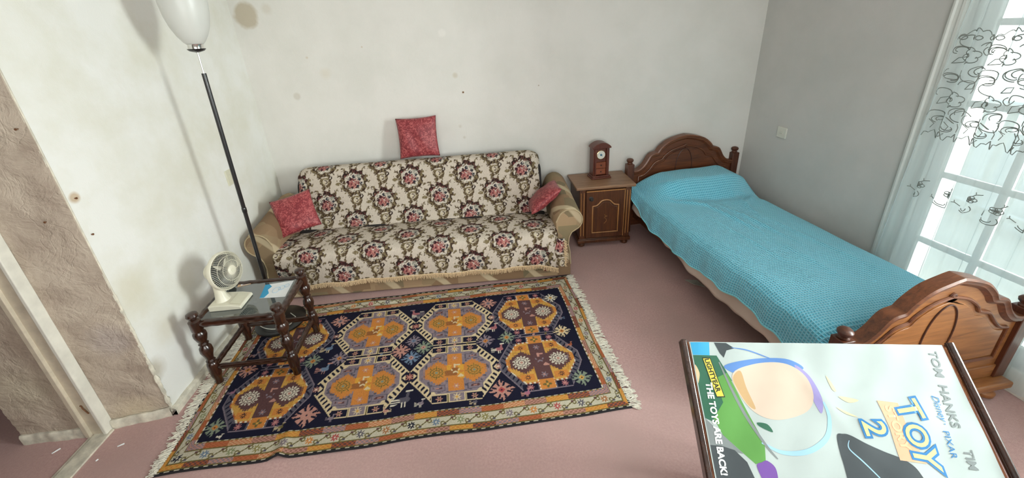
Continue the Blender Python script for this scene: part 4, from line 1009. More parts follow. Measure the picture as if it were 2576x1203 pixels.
def spread_pos(U, W_):
    v = 0.035+(2.06-0.035)*W_
    hem = np.interp(v, [0.03, 0.14, 0.24, 0.34, 0.65, 1.07, 1.50, 1.80, 1.90, 2.0], [0.50, 0.47, 0.40, 0.315, 0.268, 0.272, 0.315, 0.315, 0.27, 0.255])
    hem = hem+0.006*np.sin(v*21)
    x, z = section(U, v, hem, 0.0, u0=-0.030)
    x = x-0.010*np.exp(-((v-0.2)/0.12)**2)*(U < 0.2)
    # pillow mound
    pil = np.exp(-(np.clip(np.abs(v-0.225)-0.10, 0, 9)/0.105)**2)*np.clip(1-np.clip((np.abs(x-0.515)-0.26)/0.24, 0, 1)**1.6, 0, 1)
    z = z+0.125*pil*np.clip((U-0.15)/0.1, 0, 1)
    z = z-0.02*np.exp(-((v-0.50-0.10*(x-0.4))/0.05)**2)*np.exp(-((x-0.55)/0.35)**2)
    # creases fanning from below the pillow
    body = np.clip((U-0.2)/0.1, 0, 1)*np.clip((0.9-U)/0.1, 0, 1)
    for (cx, cv, ang, L, w, h) in ((0.38, 0.80, 0.22, 0.42, 0.016, 0.010), (0.50, 0.95, 0.16, 0.5, 0.020, 0.008), (0.62, 0.72, -0.25, 0.3, 0.022, 0.009), (0.28, 1.1, 0.1, 0.4, 0.02, 0.006),
                                   (0.25, 0.55, 0.9, 0.22, 0.02, 0.012), (0.72, 0.62, -0.9, 0.2, 0.022, 0.012), (0.45, 1.45, 0.05, 0.4, 0.03, 0.005), (0.66, 1.25, 0.12, 0.5, 0.025, 0.006), (0.14, 0.30, 0.9, 0.16, 0.03, 0.007), (0.20, 0.42, -0.5, 0.14, 0.03, -0.005)):
        dx = x-cx; dv = v-cv; a = dx*math.cos(ang)-dv*math.sin(ang); l = dx*math.sin(ang)+dv*math.cos(ang)
        z = z+1.7*h*np.exp(-(a/w)**2)*np.exp(-(l/L*1.6)**2)*body
    z = z+0.003*np.sin(x*17+v*5)*body+0.003*np.sin(v*13-x*7)*body
    side = np.clip((0.2-U)/0.2, 0, 1)
    x = x-side*(0.010*np.sin(v*15)+0.006*np.sin(v*37))
    # head end: turn down behind the pillow; foot end falls over the mattress end
    z = z-np.clip((0.075-v)/0.04, 0, 1)**2*0.06
    fe = np.clip((v-1.94)/0.12, 0, 1)
    z = z-0.17*fe**2.5*np.clip((U-0.05)/0.2, 0, 1)
    v2 = np.minimum(v, 2.02)
    return np.stack([x, -v2, np.maximum(z, 0.22)], -1)
bs = thing('bedspread', BED, BR, 'turquoise blue waffle weave bedspread covering the wooden bed', 'bedspread')
nu, nv = 190, 300
so = yarn_grid('cloth', spread_pos, nu, nv, None, 'waffle_blue', bs)
me = so.data
U_, V_ = np.meshgrid(np.linspace(0, 1, nu), np.linspace(0, 1, nv)); P_ = spread_pos(U_.ravel(), V_.ravel()).reshape(nv, nu, 3)
du = np.concatenate([np.zeros((nv, 1)), np.cumsum(np.linalg.norm(np.diff(P_[:, :, [0, 2]], axis=1), axis=2), axis=1)], axis=1)
uv = np.stack([du, V_*2.025], -1).reshape(-1, 2)
ul = me.uv_layers.new(name='cloth'); li = np.empty(len(me.loops), dtype=np.int32); me.loops.foreach_get('vertex_index', li)
ul.data.foreach_set('uv', uv[li].astype(np.float32).ravel())
md = so.modifiers.new('solid', 'SOLIDIFY'); md.thickness = 0.007; md.offset = 1
g = MB(); g.tube([Vector(spread_pos(np.array([0.0]), np.array([i/120]))[0]) for i in range(121)], 0.0055, 6)
hm_ = g.build('hem', None, bs); hm_.data.materials.append(plain('hem_blue', (0.24, 0.66, 0.76), 0.9)); hm_['label'] = 'paler blue rolled hem'
def sheet_pos(U, W_):
    v = 0.15+(1.93-0.15)*W_
    hem = np.interp(v, [0.1, 0.38, 0.87, 1.12, 1.5, 1.75, 1.95], [0.30, 0.280, 0.225, 0.190, 0.200, 0.215, 0.20]) + 0.006*np.sin(v*17)+0.004*np.sin(v*41)
    z = hem+(0.40-hem)*U; x = -0.026+0.030*U-0.006*np.sin(U*3)+0.006*np.sin(v*23+U*3)*(1-U)+0.03*np.clip((U-0.85)/0.15, 0, 1)
    return np.stack([x, -v, z], -1)
sh = thing('bed_sheet', BED, BR, 'cream bed sheet hanging below the blue bedspread on the near side of the bed', 'sheet')
so = yarn_grid('cloth', sheet_pos, 14, 200, None, 'cream_sheet', sh)
md = so.modifiers.new('solid', 'SOLIDIFY'); md.thickness = 0.003
b = MB(); b.grid(lambda a, c: Vector((0.03+0.10*a, -1.945-0.012*math.sin(a*PI)-0.03*(1-c)*a, 0.17+0.25*c)), 8, 8); b.build('corner_fold', 'cream_sheet', sh, solid=0.003)
# paper lying under the bed's edge
b = MB(); b.add([(0, 0, 0.004), (0.085, -0.02, 0.004), (0.10, -0.115, 0.006), (0.02, -0.09, 0.022), (0, 0, 0.001), (0.085, -0.02, 0.001), (0.10, -0.115, 0.003), (0.02, -0.09, 0.019)], [(0, 1, 2, 3), (7, 6, 5, 4), (0, 4, 5, 1), (1, 5, 6, 2), (2, 6, 7, 3), (3, 7, 4, 0)])
tag(b.build('paper_sheet', 'cord_cream', loc=(3.305, -0.975, 0)), 'crumpled pale paper on the carpet under the bed edge', 'paper')

# ------------------------------------------------------------------ floor lamp
LB = Vector((0.257, -1.06, 0)); LT = Vector((0.312, -1.06, 1.85)); ld = (LT-LB).normalized()
lamp = thing('floor_lamp', LB, 0, 'tall black floor lamp with frosted white glass shade behind the side table', 'lamp')
b = MB(); b.lathe([(0.165, 0), (0.170, 0.004), (0.170, 0.016), (0.150, 0.024), (0.04, 0.034), (0.022, 0.055)], (0.035, -0.01, 0.010), (0, 0, 1), 48); b.build('base', 'black_metal', lamp)
def lp(z): return (LT-LB)*(z/1.85)
b = MB(); b.cyl(lp(0.05), lp(1.742), 0.0125, 0.0125, 20); b.lathe([(0.0125, 0), (0.0145, 0.004), (0.0145, 0.03), (0.0125, 0.034)], lp(0.88), ld, 20); b.build('pole', 'black_metal', lamp)
b = MB(); b.cyl(lp(1.742), lp(1.86), 0.0045, 0.0045, 12); part_label(b.build('rod', 'chrome', lamp), 'thin chrome rod above the black pole')
b = MB(); b.lathe([(0.008, 0), (0.036, 0.008), (0.044, 0.016), (0.045, 0.020)], lp(1.853), ld, 32); part_label(b.build('cup', 'black_metal', lamp), 'black dished cup')
b = MB(); b.lathe([(0.038, 0), (0.038, 0.020), (0.040, 0.024)], lp(1.872), ld, 32); part_label(b.build('collar', 'chrome', lamp), 'chrome collar under the shade')
b = MB(); pr_ = [(0.036, 0), (0.050, 0.012), (0.072, 0.045), (0.092, 0.090), (0.106, 0.145), (0.113, 0.205), (0.114, 0.26), (0.106, 0.33), (0.092, 0.38), (0.084, 0.40), (0.080, 0.40), (0.088, 0.375), (0.102, 0.325), (0.109, 0.26), (0.108, 0.205), (0.101, 0.145), (0.087, 0.090), (0.067, 0.045), (0.046, 0.014), (0.030, 0.004)]
b.lathe(pr_, lp(1.893), ld, 44); part_label(b.build('shade', 'opal_glass', lamp, angle=60), 'egg-shaped frosted white glass shade')
b = MB(); b.tube([Vector((0.035+0.135*math.cos(t), -0.01+0.135*math.sin(t), 0.055+0.01*math.sin(2*t))) for t in [PI*1.05+i*PI*0.75/24 for i in range(25)]]+[Vector((0.15, -0.02, 0.05)), Vector((0.10, 0.02, 0.055))], 0.0032, 6); part_label(b.build('cord', 'cord_cream', lamp), 'looped pale cord')

# ------------------------------------------------------------------ side table
stb = thing('side_table', (0.375, -1.41, 0), 0.03, 'dark turned-leg side table with smoked glass top at the left end of the rug', 'table')
LEG = [(0.014, 0.0), (0.019, 0.006), (0.019, 0.045), (0.024, 0.060), (0.026, 0.085), (0.026, 0.150), (0.023, 0.163), (0.017, 0.170), (0.022, 0.180), (0.016, 0.190), (0.020, 0.215), (0.029, 0.250), (0.027, 0.280), (0.017, 0.298), (0.023, 0.308), (0.017, 0.318), (0.023, 0.335), (0.030, 0.365), (0.029, 0.385), (0.022, 0.398), (0.026, 0.408), (0.027, 0.470), (0.021, 0.478), (0.012, 0.484), (0.022, 0.494), (0.027, 0.507), (0.024, 0.520), (0.010, 0.528)]
LX, LY = 0.230, 0.187
for x in (-LX, LX):
    for y in (-LY, LY): b = MB(); b.lathe([(r*1.18, h*0.975) for r, h in LEG], (x, y, 0.008), (0, 0, 1), 22); b.build('leg', 'table_wood', stb)
def turned(p0, p1, r, n=40):
    L = (Vector(p1)-Vector(p0)).length
    return MB().lathe([(r*(0.75+0.25*min(1, min(i, n-i)/3)+0.10*math.sin(i*PI*6/n)**2), L*i/n) for i in range(n+1)], p0, Vector(p1)-Vector(p0), 14)
for y in (-LY, LY): turned((-LX+0.02, y, 0.445), (LX-0.02, y, 0.445), 0.021).build('rail', 'table_wood_x', stb); turned((-LX+0.02, y, 0.128), (LX-0.02, y, 0.128), 0.016).build('stretcher', 'table_wood_x', stb)
for x in (-LX, LX): turned((x, -LY+0.02, 0.445), (x, LY-0.02, 0.445), 0.021).build('rail', 'table_wood_y', stb); turned((x, -LY+0.02, 0.128), (x, LY-0.02, 0.128), 0.016).build('stretcher', 'table_wood_y', stb)
b = MB(); b.box2((-LX+0.012, -LY+0.012, 0.449), (LX-0.012, LY-0.012, 0.455)); part_label(b.build('glass_top', 'smoked_glass', stb, bevel=0.001), 'smoked grey glass top')
GZ = 0.4555
# papers on the glass
def leaflet(name, pts, mat, label, cat, z=GZ):
    pts = [Vector(p) for p in pts]; c = sum(pts, Vector((0, 0)))/len(pts) if len(pts[0]) == 2 else None
    b = MB(); n = len(pts)
    b.add([(p.x-c.x, p.y-c.y, 0) for p in pts]+[(p.x-c.x, p.y-c.y, 0.0015) for p in pts], [tuple(range(n-1, -1, -1)), tuple(range(n, 2*n))]+[(i, (i+1) % n, n+(i+1) % n, n+i) for i in range(n)])
    return tag(b.build(name, mat, loc=(c.x, c.y, z), smooth=False), label, cat, 'leaflets on the side table'), c
o, c = leaflet('leaflet', [(0.425, -1.418), (0.583, -1.426), (0.565, -1.250), (0.395, -1.275)], 'paper_white', 'white and light blue printed leaflet on the glass side table', 'leaflet')
b = MB(); b.add([(0.425-c.x, -1.418-c.y, 0.0019), (0.452-c.x, -1.419-c.y, 0.0019), (0.462-c.x, -1.375-c.y, 0.0019), (0.438-c.x, -1.335-c.y, 0.0019), (0.448-c.x, -1.30-c.y, 0.0019), (0.42-c.x, -1.272-c.y, 0.0019), (0.395-c.x, -1.275-c.y, 0.0019)], [tuple(range(7))])
part_label(b.build('printed_panel', 'ink_cyan', o, smooth=False), 'light blue printed edge')
b = MB()
for k in range(3): b.tube([Vector((0.495-c.x+0.035*k*0.7+0.022*math.cos(t)*(1-k*0.2), -1.335-c.y+0.02*k-0.01+0.030*math.sin(t)*(1-k*0.2), 0.0022)) for t in [i*2*PI/24 for i in range(24)]], 0.0012, 4, True)
part_label(b.build('printed_drawing', 'ink_paleblue', o), 'faint blue line drawing')
o, c = leaflet('leaflet', [(0.215, -1.272), (0.290, -1.247), (0.272, -1.222), (0.262, -1.200), (0.200, -1.220)], 'ink_salmon', 'small orange and white leaflet behind the fan on the glass side table', 'leaflet')
b = MB(); b.add([(x-c.x, y-c.y, 0.0019) for x, y in ((0.232, -1.262), (0.284, -1.245), (0.270, -1.228), (0.225, -1.243))], [(0, 1, 2, 3)]); part_label(b.build('printed_panel', 'paper_white', o, smooth=False), 'white printed box')
b = MB(); b.add([(x-c.x, y-c.y, 0.0022) for x, y in ((0.240, -1.255), (0.276, -1.243), (0.270, -1.236), (0.236, -1.248))], [(0, 1, 2, 3)]); part_label(b.build('printed_words', 'button_red', o, smooth=False), 'red printed patch')

# ------------------------------------------------------------------ desk fan
fan = thing('desk_fan', (0.268, -1.445, GZ), 0.02, 'cream plastic desk fan with round wire guard standing on the glass side table', 'fan')
b = MB(); bp_ = [(-0.086, 0.0), (0.094, 0.0), (0.100, 0.006), (0.094, 0.020), (0.045, 0.031), (-0.030, 0.036), (-0.084, 0.036), (-0.088, 0.030)]
b.prism(bp_, lambda x, z: Vector((x, -0.072, z)), lambda x, z: Vector((x, 0.072, z))); b.build('base', 'fan_plastic', fan, bevel=0.006, seg=3)
b = MB(); b.box((0.058, 0.0, 0.0325), (0.055, 0.105, 0.002), mat=Matrix.Rotation(0.21, 3, 'Y')); part_label(b.build('control_panel', 'switch_ivory', fan, bevel=0.0008), 'pale control panel')
b = MB(); b.grid(lambda a, c: Vector((-0.035+(0.030*(1-0.35*c)+0.012*(1-c)**3)*math.cos(2*PI*a)-0.01*c, (0.026*(1-0.2*c)+0.020*(1-c)**3)*math.sin(2*PI*a), 0.032+0.125*c)), 25, 12); b.build('neck', 'fan_plastic', fan)
FD = Vector((0.955, -0.22, 0.13)).normalized(); FC = Vector((0.000, 0.055, 0.195)); fu, fw, _ = frame_from(FD)
b = MB(); b.lathe([(0.020, -0.118), (0.044, -0.114), (0.052, -0.102), (0.054, -0.075), (0.054, -0.042), (0.058, -0.034), (0.058, -0.028)], FC, FD, 32); b.build('motor_housing', 'fan_plastic', fan)
GR = 0.112
b = MB(); N_ = 40
def gp(r, h, t): return FC+FD*h+(fu*math.cos(t)+fw*math.sin(t))*r
for i in range(60):
    t = 2*PI*i/60
    b.tube([gp(0.026, 0.046, t), gp(0.060, 0.044, t+0.05), gp(0.090, 0.033, t+0.10), gp(GR-0.002, 0.008, t+0.14)], 0.0009, 5)
part_label(b.build('front_grille', 'fan_plastic', fan), 'cream wire front grille')
b = MB()
for i in range(24):
    t = 2*PI*i/24; b.tube([gp(0.050, -0.034, t), gp(0.085, -0.030, t), gp(GR-0.004, -0.012, t)], 0.0013, 4)
b.build('rear_grille', 'fan_plastic', fan)
b = MB(); b.lathe([(GR-0.003, -0.016), (GR+0.003, -0.014), (GR+0.004, 0.006), (GR-0.002, 0.012), (GR-0.006, 0.006), (GR-0.006, -0.014)], FC, FD, 60); b.build('guard_ring', 'fan_plastic', fan, angle=60)
for rr_, hh_ in ((0.060, 0.0445), (0.088, 0.034)): b = MB(); b.tube([gp(rr_, hh_, 2*PI*i/60) for i in range(60)], 0.0012, 5, True); b.build('grille_hoop', 'fan_plastic', fan)
b = MB(); b.lathe([(0.027, 0.040), (0.028, 0.048), (0.020, 0.052), (0.002, 0.053)], FC, FD, 30); hb = b.build('hub_badge', 'fan_plastic', fan)
b = MB(); b.lathe([(0.011, 0.053), (0.011, 0.0545), (0.0, 0.0547)], FC, FD, 20); part_label(b.build('badge_emblem', 'switch_ivory', hb), 'raised round emblem')
b = MB(); b.lathe([(0.020, -0.022), (0.022, 0.020), (0.012, 0.026)], FC, FD, 24); b.build('spinner', 'fan_grey', fan)
for k in range(5):
    t0 = 2*PI*k/5+0.3; b = MB()
    b.grid(lambda a, c: gp(0.018+0.080*a, -0.010+0.022*(c-0.5)*1.3+0.008, t0+(c-0.5)*(0.7+0.85*a)), 8, 8); part_label(b.build('blade', 'fan_grey', fan, solid=0.0015), 'dark grey fan blade')
b = MB(); b.tube([(-0.080, 0.03, 0.008), (-0.092, 0.05, 0.006), (-0.096, 0.10, 0.004), (-0.098, 0.16, 0.006)], 0.0028, 6); b.build('cord', 'cord_cream', fan)

# ------------------------------------------------------------------ switches on the walls
yS = -0.405; sw = thing('wall_switch', (wall_x(yS), yS, 0.935), math.atan2(-KW, 1)*-1*0, 'white square wall switch plate on the shaded window-side wall', 'switch')
sw.rotation_euler = (0, 0, math.atan(KW))
b = MB(); b.box2((-0.013, -0.045, -0.043), (0.0, 0.045, 0.043)); b.build('plate', 'plastic_white', sw, bevel=0.003)
b = MB(); b.box2((-0.017, -0.014, -0.013), (-0.012, 0.014, 0.013)); b.build('rocker', 'plastic_white', sw, bevel=0.001)
for dy in (-0.006, 0.006): b = MB(); b.box2((-0.0175, dy-0.002, -0.006), (-0.0168, dy+0.002, -0.003)); part_label(b.build('pin_slot', 'dark_metal', sw), 'dark slot')
sw2 = thing('wall_switch', (0.0, -0.652, 1.0), 0, 'faded ivory switch plate on the left wall behind the lamp pole', 'switch')
b = MB(); b.box2((0.0, -0.040, -0.055), (0.008, 0.040, 0.055)); b.build('plate', 'switch_ivory', sw2, bevel=0.002)
b = MB(); b.box2((0.008, -0.012, -0.02), (0.011, 0.012, 0.02)); b.build('rocker', 'switch_ivory', sw2, bevel=0.001)
# nails left in the plaster
def nail(p, d, label):
    b = MB(); b.lathe([(0.002, -0.004), (0.002, 0.006), (0.005, 0.006), (0.005, 0.008)], (0, 0, 0), d, 10); tag(b.build('nail', 'rust', loc=p), label, 'nail', 'old nails in the plaster')
nail((-0.10, -1.822, 1.214), (0, -1, 0), 'rusty nail in the brown plastered doorway side, the upper of two')
nail((-0.03, -1.812, 1.62), (0, -1, 0), 'small dark nail high in the brown plaster near the doorway edge')
nail((0.001, -1.756, 1.290), (1, 0, 0), 'rusty nail in the white left wall beside the doorway corner')
nail((0.001, -1.762, 1.111), (1, 0, 0), 'dark nail in the white left wall below the rusty nail')
nail((1.726, -0.001, 1.387), (0, -1, 0), 'small nail in the back wall above and right of the upright cushion')
# scraps on the carpet
for (x, y, rz, L, lab) in ((-0.155, -1.975, 0.5, 0.030, 'tiny white paper scrap on the carpet nearest the rug corner'), (-0.485, -1.975, 0.9, 0.034, 'white plaster flake on the carpet beyond the threshold strip'), (-0.215, -2.05, 1.1, 0.012, 'smallest white crumb on the carpet near the threshold strip')):
    b = MB(); b.add([(-L/2, -0.003, 0.001), (L/2, -0.004, 0.001), (L/2, 0.003, 0.004), (-L/2, 0.004, 0.003), (0, 0, 0.006)], [(0, 1, 2, 3), (0, 1, 4), (1, 2, 4), (2, 3, 4), (3, 0, 4)])
    o = b.build('plaster_flake', 'paper_white', loc=(x, y, 0.0)); o.rotation_euler.z = rz; tag(o, lab, 'scrap', 'flakes on the carpet')

# ------------------------------------------------------------------ curtain
cur = thing('net_curtain', (0, 0, 0), 0, 'sheer white curtain with grey floral embroidery hanging over the garden door', 'curtain')
CZ0, CZ1 = 0.03, 2.40
def curtain_x(s, z):
    """s: metres along the hang, returns world point"""
    y = W_Y0-0.030-s
    f = np.sin(s*2*PI/0.155+0.6*np.sin(s*5)+0.25*np.sin(z*1.7))
    amp = 0.017*(0.75+0.25*np.cos(z*2.1))
    ph = s*2*PI/0.155+0.6*np.sin(s*5)+0.25*np.sin(z*1.7)
    yy = y+0.011*np.sin(2*ph)+0.046*np.clip((1.8-z)/1.4, 0, 1)*np.exp(-s/0.10)
    return np.stack([4.251-KW*yy-0.040+f*amp, yy, z+0*s], -1)
o = yarn_grid('cloth', lambda U, V: curtain_x(U*1.96, CZ0+(CZ1-CZ0)*V), 420, 40, None, 'sheer', cur)
g = MB(); g.tube([Vector(curtain_x(np.array([0.0]), np.array([CZ0+(CZ1-CZ0)*i/40]))[0]) for i in range(41)], 0.003, 6); g.build('side_hem', 'sheer', cur)
# rod
g = MB(); g.cyl((wall_x(W_Y0)-0.040, W_Y0+0.06, CZ1+0.012), (wall_x(W_Y1)-0.040, W_Y1-0.06, CZ1+0.012), 0.008); tag(g.build('curtain_rod', 'window_white'), 'white curtain rod above the garden door carrying the net curtain', 'curtain rod')
def stitch(g, pts, r=0.0026):
    """pts in (s, z) on the cloth"""
    P = [Vector(curtain_x(np.array([s]), np.array([z]))[0])+Vector((-0.0018, 0, 0)) for s, z in pts]
    g.tube(P, r*0.8, 4)
def arcpts(cx, cz, r, a0, a1, n=12, k=1.0): return [(cx+r*(1+(k-1)*i/n)*math.cos(a0+(a1-a0)*i/n), cz+r*(1+(k-1)*i/n)*math.sin(a0+(a1-a0)*i/n)) for i in range(n+1)]
for i in range(18):          # row of small sprigs
    g = MB()
    c = 0.075+i*0.110; z = 0.84-0.012*(i % 2)
    stitch(g, arcpts(c, z-0.010, 0.030, PI*1.15, PI*2.25, 14, 0.65)); stitch(g, arcpts(c-0.005, z-0.012, 0.018, PI*1.0, PI*2.0, 8, 0.6))
    for a in range(5): t = a*2*PI/5; stitch(g, arcpts(c+0.010+0.010*math.cos(t), z+0.042+0.010*math.sin(t), 0.009, 0, 2*PI, 8))
    stitch(g, arcpts(c+0.010, z+0.042, 0.005, 0, 2*PI, 6), 0.003)
    stitch(g, [(c+0.014, z+0.060), (c+0.022, z+0.072), (c+0.036, z+0.080)]); stitch(g, [(c+0.022, z+0.072), (c+0.020, z+0.085)]); stitch(g, [(c-0.028, z-0.002), (c-0.044, z+0.010), (c-0.052, z+0.006)]); stitch(g, [(c-0.044, z+0.010), (c-0.046, z+0.022)])
    part_label(g.build('embroidered_sprig', 'embroidery_thread', cur), 'small grey embroidered sprig')
rr = random.Random(11)
for i in range(13):          # broad scrolling band
    c = 0.080+i*0.145; g = MB()
    for k, z in enumerate((1.58, 1.36)):
        s_ = 1 if (i+k) % 2 else -1
        for a in range(6): t = a*PI/3+0.3; stitch(g, arcpts(c+0.024*math.cos(t), z+0.024*math.sin(t), 0.017, t-1.6, t+1.6, 8), 0.0025)
        stitch(g, arcpts(c, z, 0.010, 0, 2*PI, 8), 0.003)
        stitch(g, arcpts(c+s_*0.050, z-0.085, 0.045, 0.3, 0.3+4.4*s_, 16, 0.45)); stitch(g, arcpts(c-s_*0.045, z-0.095, 0.040, PI, PI-4.6*s_, 16, 0.4)); stitch(g, arcpts(c+s_*0.030, z+0.075, 0.040, -1, -1+4.0*s_, 14, 0.5))
        stitch(g, arcpts(c-s_*0.060, z+0.030, 0.030, 0, 4.2*s_, 12, 0.5))
    # leafy upper and lower outline
    lo = [(c-0.073+0.146*j/24, 1.150+0.035*abs(math.sin(j*PI/8))+0.010*math.sin(j*PI/2)) for j in range(25)]; stitch(g, lo)
    up = [(c-0.073+0.146*j/24, 1.655+0.045*math.sin(j*PI/24)+0.012*abs(math.sin(j*PI/4))) for j in range(25)]; stitch(g, up)
    for k, (dx, z, r0, a0, a1, q) in enumerate(((0.050, 1.50, 0.040, 0.5, 5.2, 0.35), (-0.050, 1.46, 0.036, 2.6, -2.0, 0.35), (0.045, 1.30, 0.034, 3.6, -1.2, 0.4), (-0.040, 1.245, 0.034, -0.4, 4.2, 0.4), (0.02, 1.215, 0.026, 3.0, 7.0, 0.5), (-0.055, 1.60, 0.028, 0.2, 4.6, 0.4), (0.055, 1.625, 0.024, 3.0, -1.5, 0.5))):
        stitch(g, arcpts(c+dx, z, r0, a0, a1, 14, q)); stitch(g, arcpts(c+dx+0.004, z+0.004, r0*0.72, a0+0.2, a1*0.9, 10, q))
    for (x0_, z0_, x1_, z1_) in ((-0.06, 1.54, -0.02, 1.575), (0.03, 1.42, 0.06, 1.45), (-0.06, 1.33, -0.035, 1.375), (0.01, 1.27, 0.035, 1.245), (-0.02, 1.165, 0.02, 1.185)):
        mx_, mz_ = (x0_+x1_)/2, (z0_+z1_)/2
        stitch(g, [(c+x0_, z0_), (c+mx_-0.008, mz_+0.010), (c+x1_, z1_), (c+mx_+0.008, mz_-0.010), (c+x0_, z0_)])
    for j in range(4): cx = c-0.055+j*0.037; stitch(g, [(cx, 1.20), (cx+0.006, 1.225), (cx-0.010, 1.245)]); stitch(g, arcpts(cx, 1.665, 0.010, 0, 2*PI, 8))
    part_label(g.build('embroidered_scroll', 'embroidery_thread', cur), 'grey embroidered floral scroll')

# ------------------------------------------------------------------ slanted stand with the poster
E1 = Vector((0.9897, -0.1434, 0)); E2 = Vector((-0.1130, -0.7799, -0.6157)); NN = Vector((-0.0883, -0.6093, 0.7880))
PO = Vector((2.545, -2.385, 0.75)); PWd = 0.843; PL = 1.02
def Q(a, b_, h=0.0): return PO+E1*a+E2*b_+NN*h
stand = thing('display_stand', (2.90, -2.75, 0), 0, 'dark wooden slanted board with round side rails holding the film poster', 'stand')
off_ = Vector((2.90, -2.75, 0))
def sq(a, b_, h=0.0): return Q(a, b_, h)-off_
def slab(g, a0, a1, b0, b1, h0, h1): 
    vs = [sq(a, b_, h) for a in (a0, a1) for b_ in (b0, b1) for h in (h0, h1)]
    return g.add(vs, [(0, 1, 3, 2), (4, 6, 7, 5), (0, 4, 5, 1), (2, 3, 7, 6), (0, 2, 6, 4), (1, 5, 7, 3)])
g = MB(); slab(g, -0.008, 0.846, 0.0, 1.10, -0.016, -0.003); part_label(g.build('board', 'inner_rail_wood', stand, bevel=0.002), 'reddish wooden board edge')
g = MB(); slab(g, -0.032, -0.012, -0.008, 1.16, -0.030, 0.012); g.build('side_rail', 'rail_wood', stand, bevel=0.006, seg=3)
g = MB(); g.tube([sq(0.860, -0.006+i*0.05, 0.002+0.0*i) for i in range(24)], 0.0125, 14); g.build('side_rail', 'rail_wood', stand)
for a in (0.16, 0.70):
    p = sq(a, 0.05, -0.02); g = MB(); g.box2((p.x-0.016, p.y-0.016, 0.0), (p.x+0.016, p.y+0.016, p.z)); g.build('leg', 'rail_wood', stand, bevel=0.003)
p = sq(0.43, 0.05, -0.02); g = MB(); pa, pb = sq(0.16, 0.05, -0.02), sq(0.70, 0.05, -0.02); g.tube([Vector((pa.x, pa.y, 0.2)), Vector((pb.x, pb.y, 0.2))], 0.012, 10); g.build('cross_bar', 'rail_wood', stand)
def wr(a, b_):
    return 0.0014*math.sin(a*19+b_*8)+0.0012*math.sin(b_*31-a*9)+0.0012*math.sin(a*41+b_*23)+0.003*math.exp(-((a-0.30-b_*0.5)/0.03)**2)*math.sin(b_*9)+0.0022*math.exp(-((b_-0.16+0.3*(a-0.5))/0.02)**2)*math.exp(-((a-0.55)/0.14)**2) + 0.0004*math.sin(a*60)*math.exp(-(b_/0.05)**2)
poster = thing('film_poster', (2.90, -2.75, 0), 0, 'white film poster with large blue and yellow title lying sideways on the slanted stand', 'poster')
H0 = 0.004
def pp_(a, b_, h=0.0): return sq(a, b_, H0+wr(a, b_)+h)
g = MB(); g.grid(lambda a, c: pp_(-0.004+0.838*a, 0.001+PL*c), 150, 160); g.build('paper', 'poster_paper', poster)
LAY = [0.0003]
def ink(name, mat, poly, label=None, smooth_=True, sub=0.012):
    """a printed shape lying on the wrinkled paper: triangulated finely and draped"""
    LAY[0] += 0.00004
    bm = bmesh.new(); vs = [bm.verts.new((p[0], p[1], 0)) for p in poly]; bm.faces.new(vs)
    bmesh.ops.triangulate(bm, faces=bm.faces)
    for _ in range(5):
        ed = [e for e in bm.edges if e.calc_length() > sub]
        if not ed: break
        bmesh.ops.subdivide_edges(bm, edges=ed, cuts=1, use_grid_fill=False); bmesh.ops.triangulate(bm, faces=bm.faces)
    for v_ in bm.verts: v_.co = pp_(v_.co.x, v_.co.y, LAY[0])
    me = bpy.data.meshes.new(name); bm.to_mesh(me); bm.free(); me.materials.append(MATS[mat])
    o = bpy.data.objects.new(name, me); COL.objects.link(o); o.parent = poster
    if label: o['label'] = label
    return o
def blob(pts, n=7): 
    P = [Vector((p[0], p[1], 0)) for p in pts]; m_ = len(P); out = []
    for i in range(m_):
        a, b_, c, d = P[(i-1) % m_], P[i], P[(i+1) % m_], P[(i+2) % m_]
        for k in range(n):
            t = k/n; q = 0.5*((2*b_)+(c-a)*t+(2*a-5*b_+4*c-d)*t*t+(3*b_-a-3*c+d)*t**3); out.append((q.x, q.y))
    return out
def lettering(name, text, mat, org, along, size, shear=0.0, offset=0.0, stretch=1.0, label=None, bold=0.0, lift=0.0):
    """text whose reading direction is `along` (in a,b) and whose up is to the left of it on the sheet"""
    LAY[0] += 0.00004
    cu = bpy.data.curves.new(name, 'FONT'); cu.body = text; cu.size = size; cu.offset = bold; cu.shear = shear; cu.resolution_u = 4; cu.fill_mode = 'FRONT'
    tmp = bpy.data.objects.new(name, cu); COL.objects.link(tmp); bpy.context.view_layer.update()
    me = bpy.data.meshes.new_from_object(tmp.evaluated_get(bpy.context.evaluated_depsgraph_get())); bpy.data.objects.remove(tmp)
    al = Vector((along[0], along[1])).normalized(); up = Vector((al.y, -al.x))
    bm = bmesh.new(); bm.from_mesh(me); bmesh.ops.triangulate(bm, faces=bm.faces)
    for _ in range(4):
        ed = [e for e in bm.edges if e.calc_length() > 0.010]
        if not ed: break
        bmesh.ops.subdivide_edges(bm, edges=ed, cuts=1); bmesh.ops.triangulate(bm, faces=bm.faces)
    for v_ in bm.verts:
        q = Vector(org)+al*v_.co.x*stretch+up*v_.co.y; v_.co = pp_(q.x, q.y, LAY[0]+0.0002+lift)
    bm.to_mesh(me); bm.free(); me.name = name; me.materials.clear(); me.materials.append(MATS[mat])
    o = bpy.data.objects.new(name, me); COL.objects.link(o); o.parent = poster
    if label: o['label'] = label
    return o
